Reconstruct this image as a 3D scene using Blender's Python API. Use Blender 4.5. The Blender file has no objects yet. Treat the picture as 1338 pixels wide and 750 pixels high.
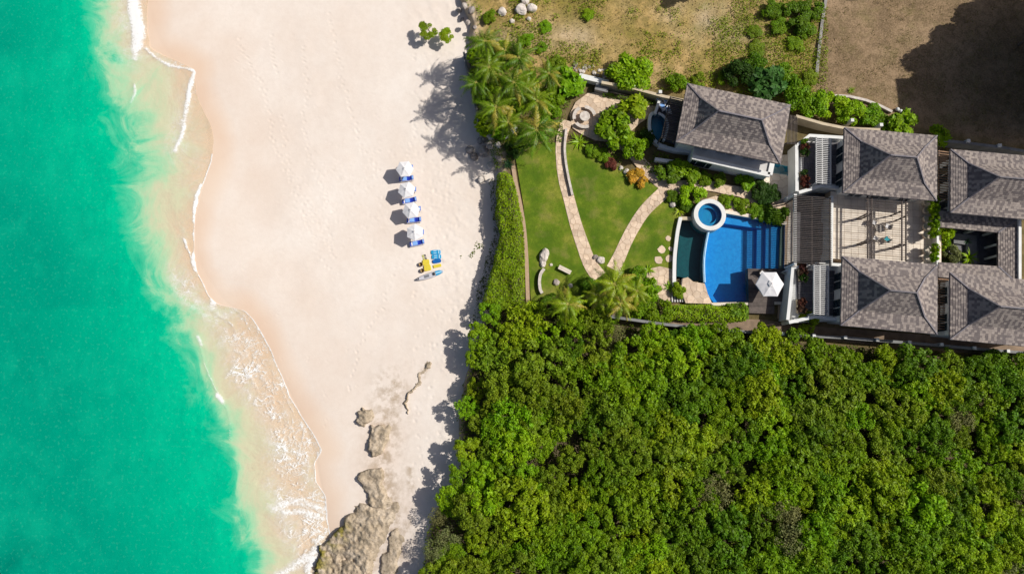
import bpy, bmesh, math, random
import numpy as np
from mathutils import Vector, Matrix, noise as mnoise

# ------------------------------------------------------------------ camera, sky, sun, exposure
CAM_H = 88.1                       # drone height above the garden level (z = 0)
PXM = 10.0                         # photograph pixels per metre in the middle of the picture
FPX = 890.0                        # focal length in photograph pixels (1338 wide)
TILT = 8.0                         # the drone camera looks down, leaning 8 degrees towards +Y
SUN_EL, SUN_AZ = 44.0, 12.0        # degrees; azimuth measured from +X towards +Y
scn = bpy.context.scene
col = scn.collection
R = math.radians

cam_d = bpy.data.cameras.new("camera")
cam = bpy.data.objects.new("camera", cam_d)
col.objects.link(cam)
CAM_Y = -CAM_H * math.tan(R(TILT))
cam.location = (0, CAM_Y, CAM_H)
cam.rotation_euler = (R(TILT), 0, 0)
cam_d.sensor_fit = 'HORIZONTAL'
cam_d.sensor_width = 36.0
cam_d.lens = 36.0 * FPX / 1338.0
cam_d.clip_start = 1.0
cam_d.clip_end = 6000.0
scn.camera = cam

world = bpy.data.worlds.new("World")
scn.world = world
world.use_nodes = True
_nt = world.node_tree
_sky = _nt.nodes.new("ShaderNodeTexSky")
_sky.sky_type = 'NISHITA'
_sky.sun_disc = False
_sky.sun_elevation = R(SUN_EL)
_sky.sun_rotation = R(90 - SUN_AZ)
_sky.altitude = 50
_sky.dust_density = 2.0
_sky.ozone_density = 0.2
_sky.air_density = 0.55
_nt.links.new(_sky.outputs[0], _nt.nodes["Background"].inputs[0])
_nt.nodes["Background"].inputs[1].default_value = 0.088

sun_d = bpy.data.lights.new("sun", 'SUN')
sun_d.energy = 4.7
sun_d.angle = R(0.5)
sun_d.color = (1.0, 0.96, 0.89)
sun = bpy.data.objects.new("sun", sun_d)
col.objects.link(sun)
_sv = Vector((math.cos(R(SUN_EL)) * math.cos(R(SUN_AZ)), math.cos(R(SUN_EL)) * math.sin(R(SUN_AZ)), math.sin(R(SUN_EL))))
sun.rotation_euler = _sv.to_track_quat('Z', 'Y').to_euler()
sun.location = (120, 60, 150)

scn.view_settings.view_transform = 'Standard'
scn.view_settings.look = 'None'
scn.view_settings.exposure = 0.0
scn.view_settings.gamma = 1.0
scn.view_settings.use_curve_mapping = False
scn.render.engine = 'CYCLES'
scn.cycles.use_denoising = True
scn.cycles.max_bounces = 8
scn.cycles.transparent_max_bounces = 24
scn.cycles.caustics_reflective = False
scn.cycles.caustics_refractive = False

# ------------------------------------------------------------------ helpers
def W(px, py, z=0.0):
    """photograph pixel seen at height z -> world point"""
    x, y, _ = WA(px, py, z)
    return Vector((float(x), float(y), float(z)))

def WA(px, py, z):
    """the same for arrays; rows far outside the picture go on at an even scale"""
    c, s = math.cos(R(TILT)), math.sin(R(TILT))
    pyc = np.clip(py, -400, 1200)
    dx, dy0 = (np.asarray(px) - 669.0) / FPX, (375.0 - pyc) / FPX
    dy, dz = dy0 * c + s, dy0 * s - c
    k = (np.asarray(z) - CAM_H) / dz
    return dx * k, CAM_Y + dy * k + (pyc - py) / PXM, z

def WP(pts, z=0.0):
    return [W(a, b, z) for a, b in pts]

def tag(o, label=None, cat=None, group=None, kind=None):
    if label: o["label"] = label
    if cat: o["category"] = cat
    if group: o["group"] = group
    if kind: o["kind"] = kind
    return o

def empty(name, loc, label=None, cat=None, group=None, rz=0.0, scale=1.0):
    o = bpy.data.objects.new(name, None)
    o.empty_display_size = 0.2
    col.objects.link(o)
    o.location = loc
    o.rotation_euler = (0, 0, rz)
    o.scale = (scale,) * 3
    return tag(o, label, cat, group)

def wloc(o):
    v = Vector((0, 0, 0))
    while o is not None:
        v += o.location
        o = o.parent
    return v

def add(name, me, parent=None, loc=(0, 0, 0), rot=(0, 0, 0), scale=(1, 1, 1), color=None):
    o = bpy.data.objects.new(name, me)
    col.objects.link(o)
    o.parent = parent
    o.location = loc
    o.rotation_euler = rot
    o.scale = scale
    if color: o.color = (*color[:3], 1.0)
    return o

class MB:
    tone = None
    """collects shapes in world (or local) coordinates and links them as one mesh object"""
    def __init__(s):
        s.v = []; s.f = []
    def raw(s, vs, fs):
        n = len(s.v)
        s.v += [tuple(p) for p in vs]
        s.f += [tuple(n + i for i in f) for f in fs]
        return s
    def hexa(s, b, t):
        """b, t: four bottom / four top corners, counter-clockwise from above"""
        return s.raw(list(b) + list(t), [(3, 2, 1, 0), (4, 5, 6, 7), (0, 1, 5, 4), (1, 2, 6, 5), (2, 3, 7, 6), (3, 0, 4, 7)])
    def box(s, c, size, rz=0.0):
        cx, cy, cz = c; hx, hy, hz = size[0] / 2, size[1] / 2, size[2] / 2
        ca, sa = math.cos(rz), math.sin(rz)
        q = [(cx + x * ca - y * sa, cy + x * sa + y * ca) for x, y in ((-hx, -hy), (hx, -hy), (hx, hy), (-hx, hy))]
        return s.hexa([(x, y, cz - hz) for x, y in q], [(x, y, cz + hz) for x, y in q])
    def prism(s, poly, z0, z1):
        p = [(a[0], a[1]) for a in poly]
        ar = sum(p[i][0] * p[(i + 1) % len(p)][1] - p[(i + 1) % len(p)][0] * p[i][1] for i in range(len(p)))
        if ar < 0: p.reverse()
        n = len(p)
        vs = [(x, y, z0) for x, y in p] + [(x, y, z1) for x, y in p]
        fs = [tuple(range(n - 1, -1, -1)), tuple(range(n, 2 * n))]
        fs += [(i, (i + 1) % n, n + (i + 1) % n, n + i) for i in range(n)]
        return s.raw(vs, fs)
    def sheet(s, poly, z):
        p = [(a[0], a[1]) for a in poly]
        ar = sum(p[i][0] * p[(i + 1) % len(p)][1] - p[(i + 1) % len(p)][0] * p[i][1] for i in range(len(p)))
        if ar < 0: p.reverse()
        return s.raw([(x, y, z) for x, y in p], [tuple(range(len(p)))])
    def bar(s, a, b, w, h):
        """rectangular bar from a to b, w across, h high (top at the points' z + h/2)"""
        a, b = Vector(a), Vector(b)
        d = (b - a); d.normalize()
        side = d.cross(Vector((0, 0, 1)))
        if side.length < 1e-4: side = Vector((1, 0, 0))
        side.normalize(); up = side.cross(d)
        s_, u = side * (w / 2), up * (h / 2)
        vs = [a - s_ - u, a + s_ - u, a + s_ + u, a - s_ + u, b - s_ - u, b + s_ - u, b + s_ + u, b - s_ + u]
        return s.raw(vs, [(0, 1, 2, 3), (7, 6, 5, 4), (0, 4, 5, 1), (1, 5, 6, 2), (2, 6, 7, 3), (3, 7, 4, 0)])
    def tube(s, path, rad, n=8, caps=True):
        path = [Vector(p) for p in path]
        if not hasattr(rad, '__len__'): rad = [rad] * len(path)
        rings = []
        for i, p in enumerate(path):
            d = (path[min(i + 1, len(path) - 1)] - path[max(i - 1, 0)]).normalized()
            x = d.cross(Vector((0, 0, 1)))
            if x.length < 1e-3: x = Vector((1, 0, 0))
            x.normalize(); y = d.cross(x)
            rings.append([p + (x * math.cos(2 * math.pi * k / n) + y * math.sin(2 * math.pi * k / n)) * rad[i] for k in range(n)])
        vs = [v for r in rings for v in r]
        fs = [(i * n + k, i * n + (k + 1) % n, (i + 1) * n + (k + 1) % n, (i + 1) * n + k) for i in range(len(path) - 1) for k in range(n)]
        if caps: fs += [tuple(range(n - 1, -1, -1)), tuple((len(path) - 1) * n + k for k in range(n))]
        return s.raw(vs, fs)
    def lathe(s, c, prof, n=24, a0=0.0, a1=2 * math.pi):
        full = abs(a1 - a0 - 2 * math.pi) < 1e-6
        m = n if full else n + 1
        vs = []
        for r, z in prof:
            for k in range(m):
                a = a0 + (a1 - a0) * k / n
                vs.append((c[0] + r * math.cos(a), c[1] + r * math.sin(a), c[2] + z))
        fs = []
        for i in range(len(prof) - 1):
            for k in range(n):
                k2 = (k + 1) % m
                fs.append((i * m + k, i * m + k2, (i + 1) * m + k2, (i + 1) * m + k))
        return s.raw(vs, fs)
    def mesh(s, name, m, off=(0, 0, 0), smooth=False):
        me = bpy.data.meshes.new(name)
        me.from_pydata([(x - off[0], y - off[1], z - off[2]) for x, y, z in s.v], [], s.f)
        if m: me.materials.append(m)
        if smooth: me.shade_smooth()
        me.update()
        return me
    def build(s, name, m, parent=None, local=False, smooth=False, color=None):
        off = (0, 0, 0)
        if parent is not None and not local: off = wloc(parent)
        if parent is None and not local:
            # a top-level mesh gets its origin at its own base
            a = np.array(s.v); off = ((a[:, 0].min() + a[:, 0].max()) / 2, (a[:, 1].min() + a[:, 1].max()) / 2, a[:, 2].min())
        o = add(name, s.mesh(name, m, off, smooth), parent, color=color)
        if parent is None and not local: o.location = off
        return o

def copy_tree(o, parent=None):
    c = o.copy()
    col.objects.link(c)
    c.parent = parent
    for ch in list(o.children):
        copy_tree(ch, c)
    return c

def np_mesh(name, V, F, m=None, smooth=False):
    """V (n,3), F (k,3 or 4) arrays -> mesh"""
    V = np.ascontiguousarray(V, dtype=np.float32); F = np.ascontiguousarray(F, dtype=np.int32)
    me = bpy.data.meshes.new(name)
    me.vertices.add(len(V)); me.vertices.foreach_set("co", V.ravel())
    k = F.shape[1]
    me.loops.add(F.size); me.loops.foreach_set("vertex_index", F.ravel())
    me.polygons.add(len(F)); me.polygons.foreach_set("loop_start", np.arange(0, F.size, k, dtype=np.int32))
    me.update(calc_edges=True)
    if m: me.materials.append(m)
    if smooth: me.shade_smooth()
    return me

def set_attr(me, name, data, typ='FLOAT'):
    a = me.attributes.new(name, typ, 'POINT')
    if typ == 'FLOAT': a.data.foreach_set("value", np.asarray(data, dtype=np.float32).ravel())
    else: a.data.foreach_set("color", np.asarray(data, dtype=np.float32).ravel())

def seg_dist(X, Y, line):
    """distance from arrays X, Y to a polyline (same units)"""
    d = np.full(X.shape, 1e9)
    for (ax, ay), (bx, by) in zip(line[:-1], line[1:]):
        vx, vy = bx - ax, by - ay
        t = np.clip(((X - ax) * vx + (Y - ay) * vy) / (vx * vx + vy * vy + 1e-9), 0, 1)
        d = np.minimum(d, np.hypot(X - ax - t * vx, Y - ay - t * vy))
    return d

def inside(X, Y, poly):
    c = np.zeros(np.shape(X), bool)
    n = len(poly)
    for i in range(n):
        x0, y0 = poly[i][0], poly[i][1]; x1, y1 = poly[(i + 1) % n][0], poly[(i + 1) % n][1]
        if y0 == y1: continue
        cond = ((y0 > Y) != (y1 > Y)) & (X < (x1 - x0) * (Y - y0) / (y1 - y0) + x0)
        c ^= cond
    return c

def sdf(X, Y, poly):
    """positive inside"""
    d = seg_dist(X, Y, list(poly) + [poly[0]])
    return np.where(inside(X, Y, poly), d, -d)

def vnoise(X, Y, scale, seed=0, octaves=3):
    """cheap value noise on arrays, 0..1"""
    out = np.zeros(np.shape(X)); amp, tot = 1.0, 0.0
    for o in range(octaves):
        x = np.asarray(X) / scale + 17.3 * seed + 5.1 * o; y = np.asarray(Y) / scale + 9.7 * seed + 3.3 * o
        xi, yi = np.floor(x).astype(np.int64), np.floor(y).astype(np.int64)
        fx, fy = x - xi, y - yi
        fx = fx * fx * (3 - 2 * fx); fy = fy * fy * (3 - 2 * fy)
        def h(a, b):
            n = (a * 374761393 + b * 668265263 + (seed * 31 + o) * 982451653) & 0x7fffffff
            n = ((n ^ (n >> 13)) * 1274126177) & 0x7fffffff
            return ((n ^ (n >> 16)) & 0xffff) / 65535.0
        v = (h(xi, yi) * (1 - fx) + h(xi + 1, yi) * fx) * (1 - fy) + (h(xi, yi + 1) * (1 - fx) + h(xi + 1, yi + 1) * fx) * fy
        out += amp * v; tot += amp; amp *= 0.5; scale = scale * 0.5
    return out / tot

def sstep(a, b, x):
    t = np.clip((x - a) / (b - a), 0, 1)
    return t * t * (3 - 2 * t)

# ------------------------------------------------------------------ materials
class NT:
    def __init__(s, name):
        s.m = bpy.data.materials.new(name); s.m.use_nodes = True
        s.t = s.m.node_tree; s.b = s.t.nodes["Principled BSDF"]; s.out = s.t.nodes["Material Output"]
    def n(s, typ, **kw):
        nd = s.t.nodes.new("ShaderNode" + typ)
        for k, v in kw.items():
            if k.startswith('_'): setattr(nd, k[1:], v)
        return nd
    def l(s, a, b): s.t.links.new(a, b)
    def pos(s):
        return s.n("NewGeometry").outputs["Position"]
    def noise(s, scale, detail=3.0, rough=0.55, vec=None, dist=0.0, out="Fac"):
        nd = s.n("TexNoise"); nd.inputs["Scale"].default_value = scale; nd.inputs["Detail"].default_value = detail
        nd.inputs["Roughness"].default_value = rough; nd.inputs["Distortion"].default_value = dist
        s.l(vec if vec is not None else s.pos(), nd.inputs["Vector"])
        return nd.outputs[out]
    def ramp(s, fac, stops, interp='LINEAR'):
        nd = s.n("ValToRGB"); cr = nd.color_ramp; cr.interpolation = interp
        while len(cr.elements) < len(stops): cr.elements.new(0.5)
        for e, (p, c) in zip(cr.elements, stops):
            e.position = p; e.color = (*c, 1.0) if hasattr(c, '__len__') else (c, c, c, 1.0)
        s.l(fac, nd.inputs[0])
        return nd.outputs[0]
    def mix(s, fac, a, b, mode='MIX'):
        nd = s.n("Mix"); nd.data_type = 'RGBA'; nd.blend_type = mode
        for sock, v in ((nd.inputs[0], fac), (nd.inputs[6], a), (nd.inputs[7], b)):
            if hasattr(v, 'is_linked') or hasattr(v, 'links'): s.l(v, sock)
            elif hasattr(v, '__len__'): sock.default_value = (*v[:3], 1.0)
            else: sock.default_value = v
        return nd.outputs[2]
    def math(s, op, a, b=None, c=None, clamp=False):
        nd = s.n("Math"); nd.operation = op; nd.use_clamp = clamp
        for i, v in enumerate((a, b, c)):
            if v is None: continue
            if hasattr(v, 'links'): s.l(v, nd.inputs[i])
            else: nd.inputs[i].default_value = v
        return nd.outputs[0]
    def attr(s, name, out="Fac"):
        nd = s.n("Attribute"); nd.attribute_name = name
        return nd.outputs[out]
    def bump(s, h, strength=0.5, dist=0.05, normal=None):
        nd = s.n("Bump"); nd.inputs["Strength"].default_value = strength; nd.inputs["Distance"].default_value = dist
        s.l(h, nd.inputs["Height"])
        if normal is not None: s.l(normal, nd.inputs["Normal"])
        s.l(nd.outputs[0], s.b.inputs["Normal"])
        return nd.outputs[0]
    def base(s, c): 
        if hasattr(c, 'links'): s.l(c, s.b.inputs["Base Color"])
        else: s.b.inputs["Base Color"].default_value = (*c, 1.0)
    def rough(s, r, spec=None):
        s.b.inputs["Roughness"].default_value = r
        if spec is not None: s.b.inputs["Specular IOR Level"].default_value = spec

def pm(name, c1, c2=None, scale=3.0, rough=0.8, spec=0.3, bump=0.0, bscale=20.0, rnd=None, rnd_amt=0.35, detail=4.0, metal=0.0, lo=0.35, hi=0.65):
    """plain procedural material: noise between two colours, optional random value per piece, optional bump"""
    t = NT(name); t.rough(rough, spec); t.b.inputs["Metallic"].default_value = metal
    c = c1
    if c2 is not None: c = t.ramp(t.noise(scale, detail), [(lo, c1), (hi, c2)])
    if rnd:
        r = t.n("NewGeometry").outputs["Random Per Island"] if rnd == 'island' else t.n("ObjectInfo").outputs["Random"]
        v = t.math('MULTIPLY_ADD', r, 2 * rnd_amt, 1.0 - rnd_amt)
        hs = t.n("HueSaturation"); t.l(v, hs.inputs["Value"])
        if hasattr(c, 'links'): t.l(c, hs.inputs["Color"])
        else: hs.inputs["Color"].default_value = (*c, 1.0)
        c = hs.outputs[0]
    t.base(c)
    if bump: t.bump(t.noise(bscale, 4.0), bump, 0.03)
    return t.m

M = {}
M['plaster'] = pm("white_plaster", (0.74, 0.74, 0.72), (0.66, 0.655, 0.63), 0.9, 0.75, bump=0.15, bscale=12)
M['cream'] = pm("cream_plaster", (0.56, 0.47, 0.33), (0.48, 0.39, 0.27), 0.8, 0.8, bump=0.15, bscale=12)
M['grey_wall'] = pm("grey_render", (0.24, 0.24, 0.24), (0.16, 0.16, 0.16), 0.8, 0.85, bump=0.2)
t = NT("grey_shingle")
_c = t.ramp(t.attr("tone"), [(0.0, (0.135, 0.112, 0.108)), (0.40, (0.180, 0.150, 0.140)), (0.55, (0.290, 0.243, 0.215)), (1.0, (0.360, 0.305, 0.268))])
_c = t.mix(t.ramp(t.noise(0.35, 4.0, 0.6), [(0.40, 0.0), (0.68, 0.35)]), _c, (0.17, 0.15, 0.15))
t.base(_c); t.rough(0.8, 0.25); t.bump(t.noise(30.0, 3.0), 0.3, 0.02)
M['shingle'] = t.m
M['ridge'] = pm("ridge_cap_tile", (0.14, 0.13, 0.15), (0.20, 0.18, 0.19), 2.0, 0.7, rnd='object', rnd_amt=0.2)
M['roof_under'] = pm("roof_boards", (0.10, 0.085, 0.08), (0.07, 0.06, 0.06), 2.0, 0.8)
M['soffit'] = pm("white_soffit", (0.55, 0.54, 0.52), None, rough=0.8)
M['wood_dark'] = pm("weathered_dark_wood", (0.13, 0.10, 0.085), (0.075, 0.06, 0.055), 3.0, 0.75, rnd='object', rnd_amt=0.3)
M['wood_grey'] = pm("grey_pergola_wood", (0.29, 0.25, 0.225), (0.20, 0.175, 0.16), 3.0, 0.75, rnd='object', rnd_amt=0.25)
M['wood_warm'] = pm("warm_timber", (0.40, 0.24, 0.14), (0.30, 0.17, 0.10), 3.0, 0.7, rnd='object', rnd_amt=0.2)
M['white_wood'] = pm("white_painted_wood", (0.66, 0.65, 0.63), (0.57, 0.56, 0.54), 2.0, 0.6)
M['roof_pale'] = pm("pale_flat_roof", (0.62, 0.60, 0.58), (0.52, 0.50, 0.48), 0.9, 0.85, bump=0.2)
M['slat_black'] = pm("stained_slat", (0.062, 0.050, 0.045), (0.042, 0.034, 0.031), 3.0, 0.75, rnd='object', rnd_amt=0.3)
M['slat_dark'] = pm("brown_slat", (0.125, 0.10, 0.088), (0.085, 0.068, 0.06), 3.0, 0.75, rnd='object', rnd_amt=0.25)
M['flag'] = pm("coral_flagstone", (0.70, 0.55, 0.41), (0.58, 0.435, 0.31), 1.4, 0.85, rnd='object', rnd_amt=0.16, bump=0.4, bscale=9)
M['tile'] = pm("cream_terrace_tile", (0.76, 0.67, 0.56), (0.66, 0.57, 0.47), 1.1, 0.75, rnd='object', rnd_amt=0.09, bump=0.15, bscale=10)
M['stone_grey'] = pm("weathered_grey_stone", (0.36, 0.34, 0.32), (0.22, 0.205, 0.19), 1.0, 0.9, bump=0.4, bscale=8)
M['slate'] = pm("slate_floor", (0.12, 0.115, 0.125), (0.085, 0.08, 0.09), 1.5, 0.6, rnd='object', rnd_amt=0.15)
M['grout'] = pm("sand_joint", (0.47, 0.34, 0.23), (0.40, 0.28, 0.18), 4.0, 0.95)
M['rock'] = pm("pale_boulder", (0.42, 0.37, 0.33), (0.24, 0.20, 0.18), 1.6, 0.9, bump=0.7, bscale=5, rnd='object', rnd_amt=0.2)
M['white_rock'] = pm("white_limestone", (0.66, 0.60, 0.54), (0.47, 0.41, 0.36), 2.0, 0.9, bump=0.6, bscale=6)
M['trunk'] = pm("bark", (0.20, 0.155, 0.115), (0.11, 0.085, 0.06), 6.0, 0.9, bump=0.6, bscale=12)
M['palm_trunk'] = pm("palm_bark", (0.30, 0.25, 0.20), (0.19, 0.155, 0.12), 5.0, 0.9, bump=0.6, bscale=10)
M['glass'] = pm("window_glass", (0.02, 0.035, 0.045), None, rough=0.08, spec=0.6)
M['canvas_white'] = pm("white_canvas", (0.82, 0.80, 0.79), (0.76, 0.745, 0.74), 3.0, 0.8)
M['blue_fabric'] = pm("royal_blue_fabric", (0.02, 0.06, 0.50), (0.015, 0.045, 0.42), 5.0, 0.8)
M['light_blue'] = pm("light_blue_fabric", (0.18, 0.36, 0.74), (0.24, 0.43, 0.78), 5.0, 0.8)
M['metal'] = pm("grey_metal", (0.35, 0.35, 0.36), None, rough=0.4, metal=0.6)
M['terracotta'] = pm("pale_ceramic_pot", (0.66, 0.58, 0.47), (0.55, 0.47, 0.37), 4.0, 0.6)
M['soil'] = pm("garden_soil", (0.13, 0.09, 0.06), (0.075, 0.055, 0.04), 2.5, 0.95, bump=0.5, bscale=8)
M['paving_brown'] = pm("brown_paved_passage", (0.27, 0.19, 0.13), (0.18, 0.13, 0.09), 1.1, 0.9, bump=0.3, bscale=7)
M['teal_fabric'] = pm("teal_fabric", (0.01, 0.34, 0.40), (0.01, 0.28, 0.34), 5.0, 0.8)
M['wicker'] = pm("pale_wicker", (0.36, 0.33, 0.29), (0.27, 0.24, 0.21), 14.0, 0.8)

def leaf_material(name, transl=0.32, spec=0.35, rough=0.45):
    """leaf: the plant's own colour (object colour) varied from leaf to leaf"""
    t = NT(name)
    oi = t.n("ObjectInfo"); ge = t.n("NewGeometry")
    rv = t.math('MULTIPLY_ADD', ge.outputs["Random Per Island"], 0.75, 0.60)
    hs = t.n("HueSaturation"); t.l(oi.outputs["Color"], hs.inputs["Color"]); t.l(rv, hs.inputs["Value"])
    hue = t.math('MULTIPLY_ADD', t.noise(0.9, 2.0), 0.05, 0.475); t.l(hue, hs.inputs["Hue"])
    c = hs.outputs[0]
    t.base(c); t.rough(rough, spec)
    tr = t.n("BsdfTranslucent"); t.l(c, tr.inputs["Color"])
    mx = t.n("MixShader"); mx.inputs[0].default_value = transl
    t.l(t.b.outputs[0], mx.inputs[1]); t.l(tr.outputs[0], mx.inputs[2]); t.l(mx.outputs[0], t.out.inputs[0])
    return t.m
M['leaf'] = leaf_material("leaf", 0.36, 0.16, 0.5)
M['frond'] = leaf_material("palm_leaf", 0.25, 0.3, 0.4)
M['midrib'] = pm("palm_midrib", (0.42, 0.40, 0.09), (0.34, 0.33, 0.06), 3.0, 0.5)
# ------------------------------------------------------------------ the shore: curves traced along the beach (pixel rows -> pixel columns)
# swash edge: where the thin sheet of water ends on the sand
A_Y = [-60, 0, 40, 62, 72, 84, 92, 104, 125, 150, 165, 185, 212, 245, 270, 300, 330, 355, 385, 399, 404, 418, 440, 490, 520, 545, 570, 588, 605, 630, 650, 690, 760, 820]
A_X = [196, 194, 192, 196, 212, 240, 257, 255, 258, 268, 276, 280, 277, 264, 257, 254, 253, 258, 272, 286, 318, 332, 346, 368, 380, 396, 412, 421, 411, 414, 426, 430, 440, 448]
# outer edge of the sandy shallows
B_Y = [-60, 0, 60, 120, 200, 260, 310, 370, 430, 490, 560, 640, 700, 760, 820]
B_X = [108, 116, 126, 144, 160, 166, 178, 196, 226, 256, 284, 302, 318, 338, 350]
# edge of the land above the sand
L_Y = [-60, 0, 30, 60, 100, 130, 160, 180, 200, 230, 260, 290, 310, 340, 370, 400, 430, 455, 480, 500, 520, 550, 580, 610, 640, 655, 670, 690, 720, 760, 820]
L_X = [588, 596, 610, 608, 613, 621, 629, 634, 642, 646, 650, 655, 656, 647, 636, 630, 624, 614, 608, 602, 598, 595, 597, 598, 591, 577, 563, 555, 552, 549, 545]
SEA_Z, SAND_TOP = -3.0, -1.35
_yf = np.arange(-400, 1201, 1.0)
_af = np.convolve(np.pad(np.interp(_yf, A_Y, A_X), 6, mode='edge'), np.hanning(13) / np.hanning(13).sum(), mode='valid')
_af = _af + 3.0 * (vnoise(_yf, _yf * 0, 17, 7, 3) - 0.5)
fA = lambda y: np.interp(y, _yf, _af)
fB = lambda y: np.interp(y, B_Y, B_X)
fL = lambda y: np.interp(y, L_Y, L_X)

def far_rows(fine):
    return np.concatenate([[-30000, -9000, -3000, -1200, -500, -200, -110], fine, [880, 960, 1200, 1800, 3600, 9600, 30000]]).astype(float)

_ys = np.arange(-400, 1201, 4.0)
_sm = np.convolve(np.pad(np.interp(_ys, A_Y, A_X), 24, mode='edge'), np.hanning(49) / np.hanning(49).sum(), mode='valid')
fAs = lambda y: np.interp(y, _ys, _sm)          # the mean waterline, smooth
def beach_z(px, py):
    """height of sand or sea bed at a pixel column/row"""
    a, l = fAs(py), fL(py)
    s = (px - a) / (l - a)
    up = SEA_Z + 0.03 + (SAND_TOP - SEA_Z) * np.clip(s, 0, 1.2) ** 0.85
    d = np.clip((a - px) / PXM, 0, 400)
    dn = SEA_Z + 0.03 - 0.05 * d - 0.004 * np.minimum(d, 60) ** 1.5
    return np.where(s > 0, up, dn)

def grid_mesh(name, PX, PY, Z, m, smooth=True):
    """PX, PY pixel positions (rows x columns), Z heights -> mesh; columns run left to right, rows run down the picture"""
    X_, Y_, _ = WA(PX, PY, Z)
    V = np.stack([X_, Y_, Z], -1).reshape(-1, 3)
    r, c = PX.shape
    i = np.arange(r * c).reshape(r, c)
    F = np.stack([i[:-1, :-1], i[1:, :-1], i[1:, 1:], i[:-1, 1:]], -1).reshape(-1, 4)
    return V, F

def smooth_line(pts, n=8):
    """Catmull-Rom through pixel points"""
    P_ = [pts[0]] + list(pts) + [pts[-1]]
    out = []
    for i in range(1, len(P_) - 2):
        for k in range(n):
            t_ = k / n
            out.append(tuple(0.5 * (2 * P_[i][d] + (P_[i + 1][d] - P_[i - 1][d]) * t_ + (2 * P_[i - 1][d] - 5 * P_[i][d] + 4 * P_[i + 1][d] - P_[i + 2][d]) * t_ ** 2 + (3 * P_[i][d] - P_[i - 1][d] - 3 * P_[i + 1][d] + P_[i + 2][d]) * t_ ** 3) for d in range(len(pts[0]))))
    out.append(tuple(pts[-1]))
    return out


# ---- sand
rows = far_rows(np.arange(-60, 821, 1.45))
u = np.linspace(0, 1, 300)
a0, l0 = fA(rows) - 130, fL(rows) + 22
PX = a0[:, None] + (l0 - a0)[:, None] * u[None, :]
PX[:, 0] -= 30000
PY = np.repeat(rows[:, None], len(u), 1)
Z = beach_z(PX, PY)
rg = np.random.default_rng(3)
dry = sstep(40, 120, PX - fA(PY))
Z += dry * (0.05 * (vnoise(PX, PY, 60, 1, 2) - 0.5) + 0.03 * (vnoise(PX, PY, 14, 2, 2) - 0.5))
Z += 0.045 * sstep(0, 1, (vnoise(PX, PY, 7, 4, 2) - 0.42) * 2.0) * sstep(0.72, 0.95, (PX - fA(PY)) / (fL(PY) - fA(PY)))
# footprints: strings of small dents
def trail(line, step=6.5, wob=2.0, depth=0.11, r=1.4):
    out = []
    for (ax, ay), (bx, by) in zip(line[:-1], line[1:]):
        n = max(1, int(math.hypot(bx - ax, by - ay) / step))
        for k in range(n):
            t = (k + rg.uniform(-0.35, 0.35)) / n
            nx, ny = -(by - ay), bx - ax; q = math.hypot(nx, ny)
            s = (1 if k % 2 else -1) * 0.9 + rg.normal(0, wob * 0.6)
            out.append((ax + (bx - ax) * t + nx / q * s, ay + (by - ay) * t + ny / q * s, depth * rg.uniform(0.6, 1.2), r))
    return out
dents = []
dents += trail([(310, 55), (325, 82), (340, 108), (352, 150), (357, 190), (372, 215), (382, 245), (398, 280), (415, 330), (432, 356)], 5.5)
dents += trail([(354, 48), (358, 75), (362, 100)], 5)
dents += trail([(368, 150), (372, 185), (380, 230), (420, 300), (440, 345)], 7)
dents += trail([(396, 60), (402, 110), (396, 160), (404, 210), (425, 250), (432, 330)], 7)
dents += trail([(430, 20), (452, 120), (470, 190), (500, 230)], 7)
dents += trail([(560, 120), (540, 180), (528, 215)], 6)
dents += trail([(520, 340), (500, 400), (470, 450), (455, 520)], 8)
for _ in range(170): dents.append((rg.normal(420, 26), rg.normal(265, 32), 0.06, 1.2))
for _ in range(380): dents.append((rg.normal(572, 24), rg.normal(290, 55), rg.uniform(0.02, 0.06), rg.uniform(1.1, 2.4)))
for _ in range(160): dents.append((rg.normal(500, 30), rg.normal(265, 40), rg.uniform(0.03, 0.06), rg.uniform(1.1, 1.8)))
for _ in range(150): dents.append((rg.uniform(300, 560), rg.uniform(0, 560), 0.05, 1.2))
for _ in range(240): dents.append((rg.uniform(540, 600), rg.uniform(40, 720), rg.uniform(0.03, 0.09), rg.uniform(1.1, 2.2)))
for x, y, dp, r in dents:
    ri = np.searchsorted(rows, y)
    r0, r1 = max(0, ri - 5), min(len(rows), ri + 6)
    ci = int((x - a0[min(ri, len(rows) - 1)]) / max(1, (l0 - a0)[min(ri, len(rows) - 1)]) * 299)
    c0, c1 = max(1, ci - 6), min(300, ci + 7)
    if c1 <= c0: continue
    d2 = (PX[r0:r1, c0:c1] - x) ** 2 + (PY[r0:r1, c0:c1] - y) ** 2
    Z[r0:r1, c0:c1] -= dp * np.exp(-d2 / (r * r)) - 0.35 * dp * np.exp(-d2 / (3.2 * r * r))
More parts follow.
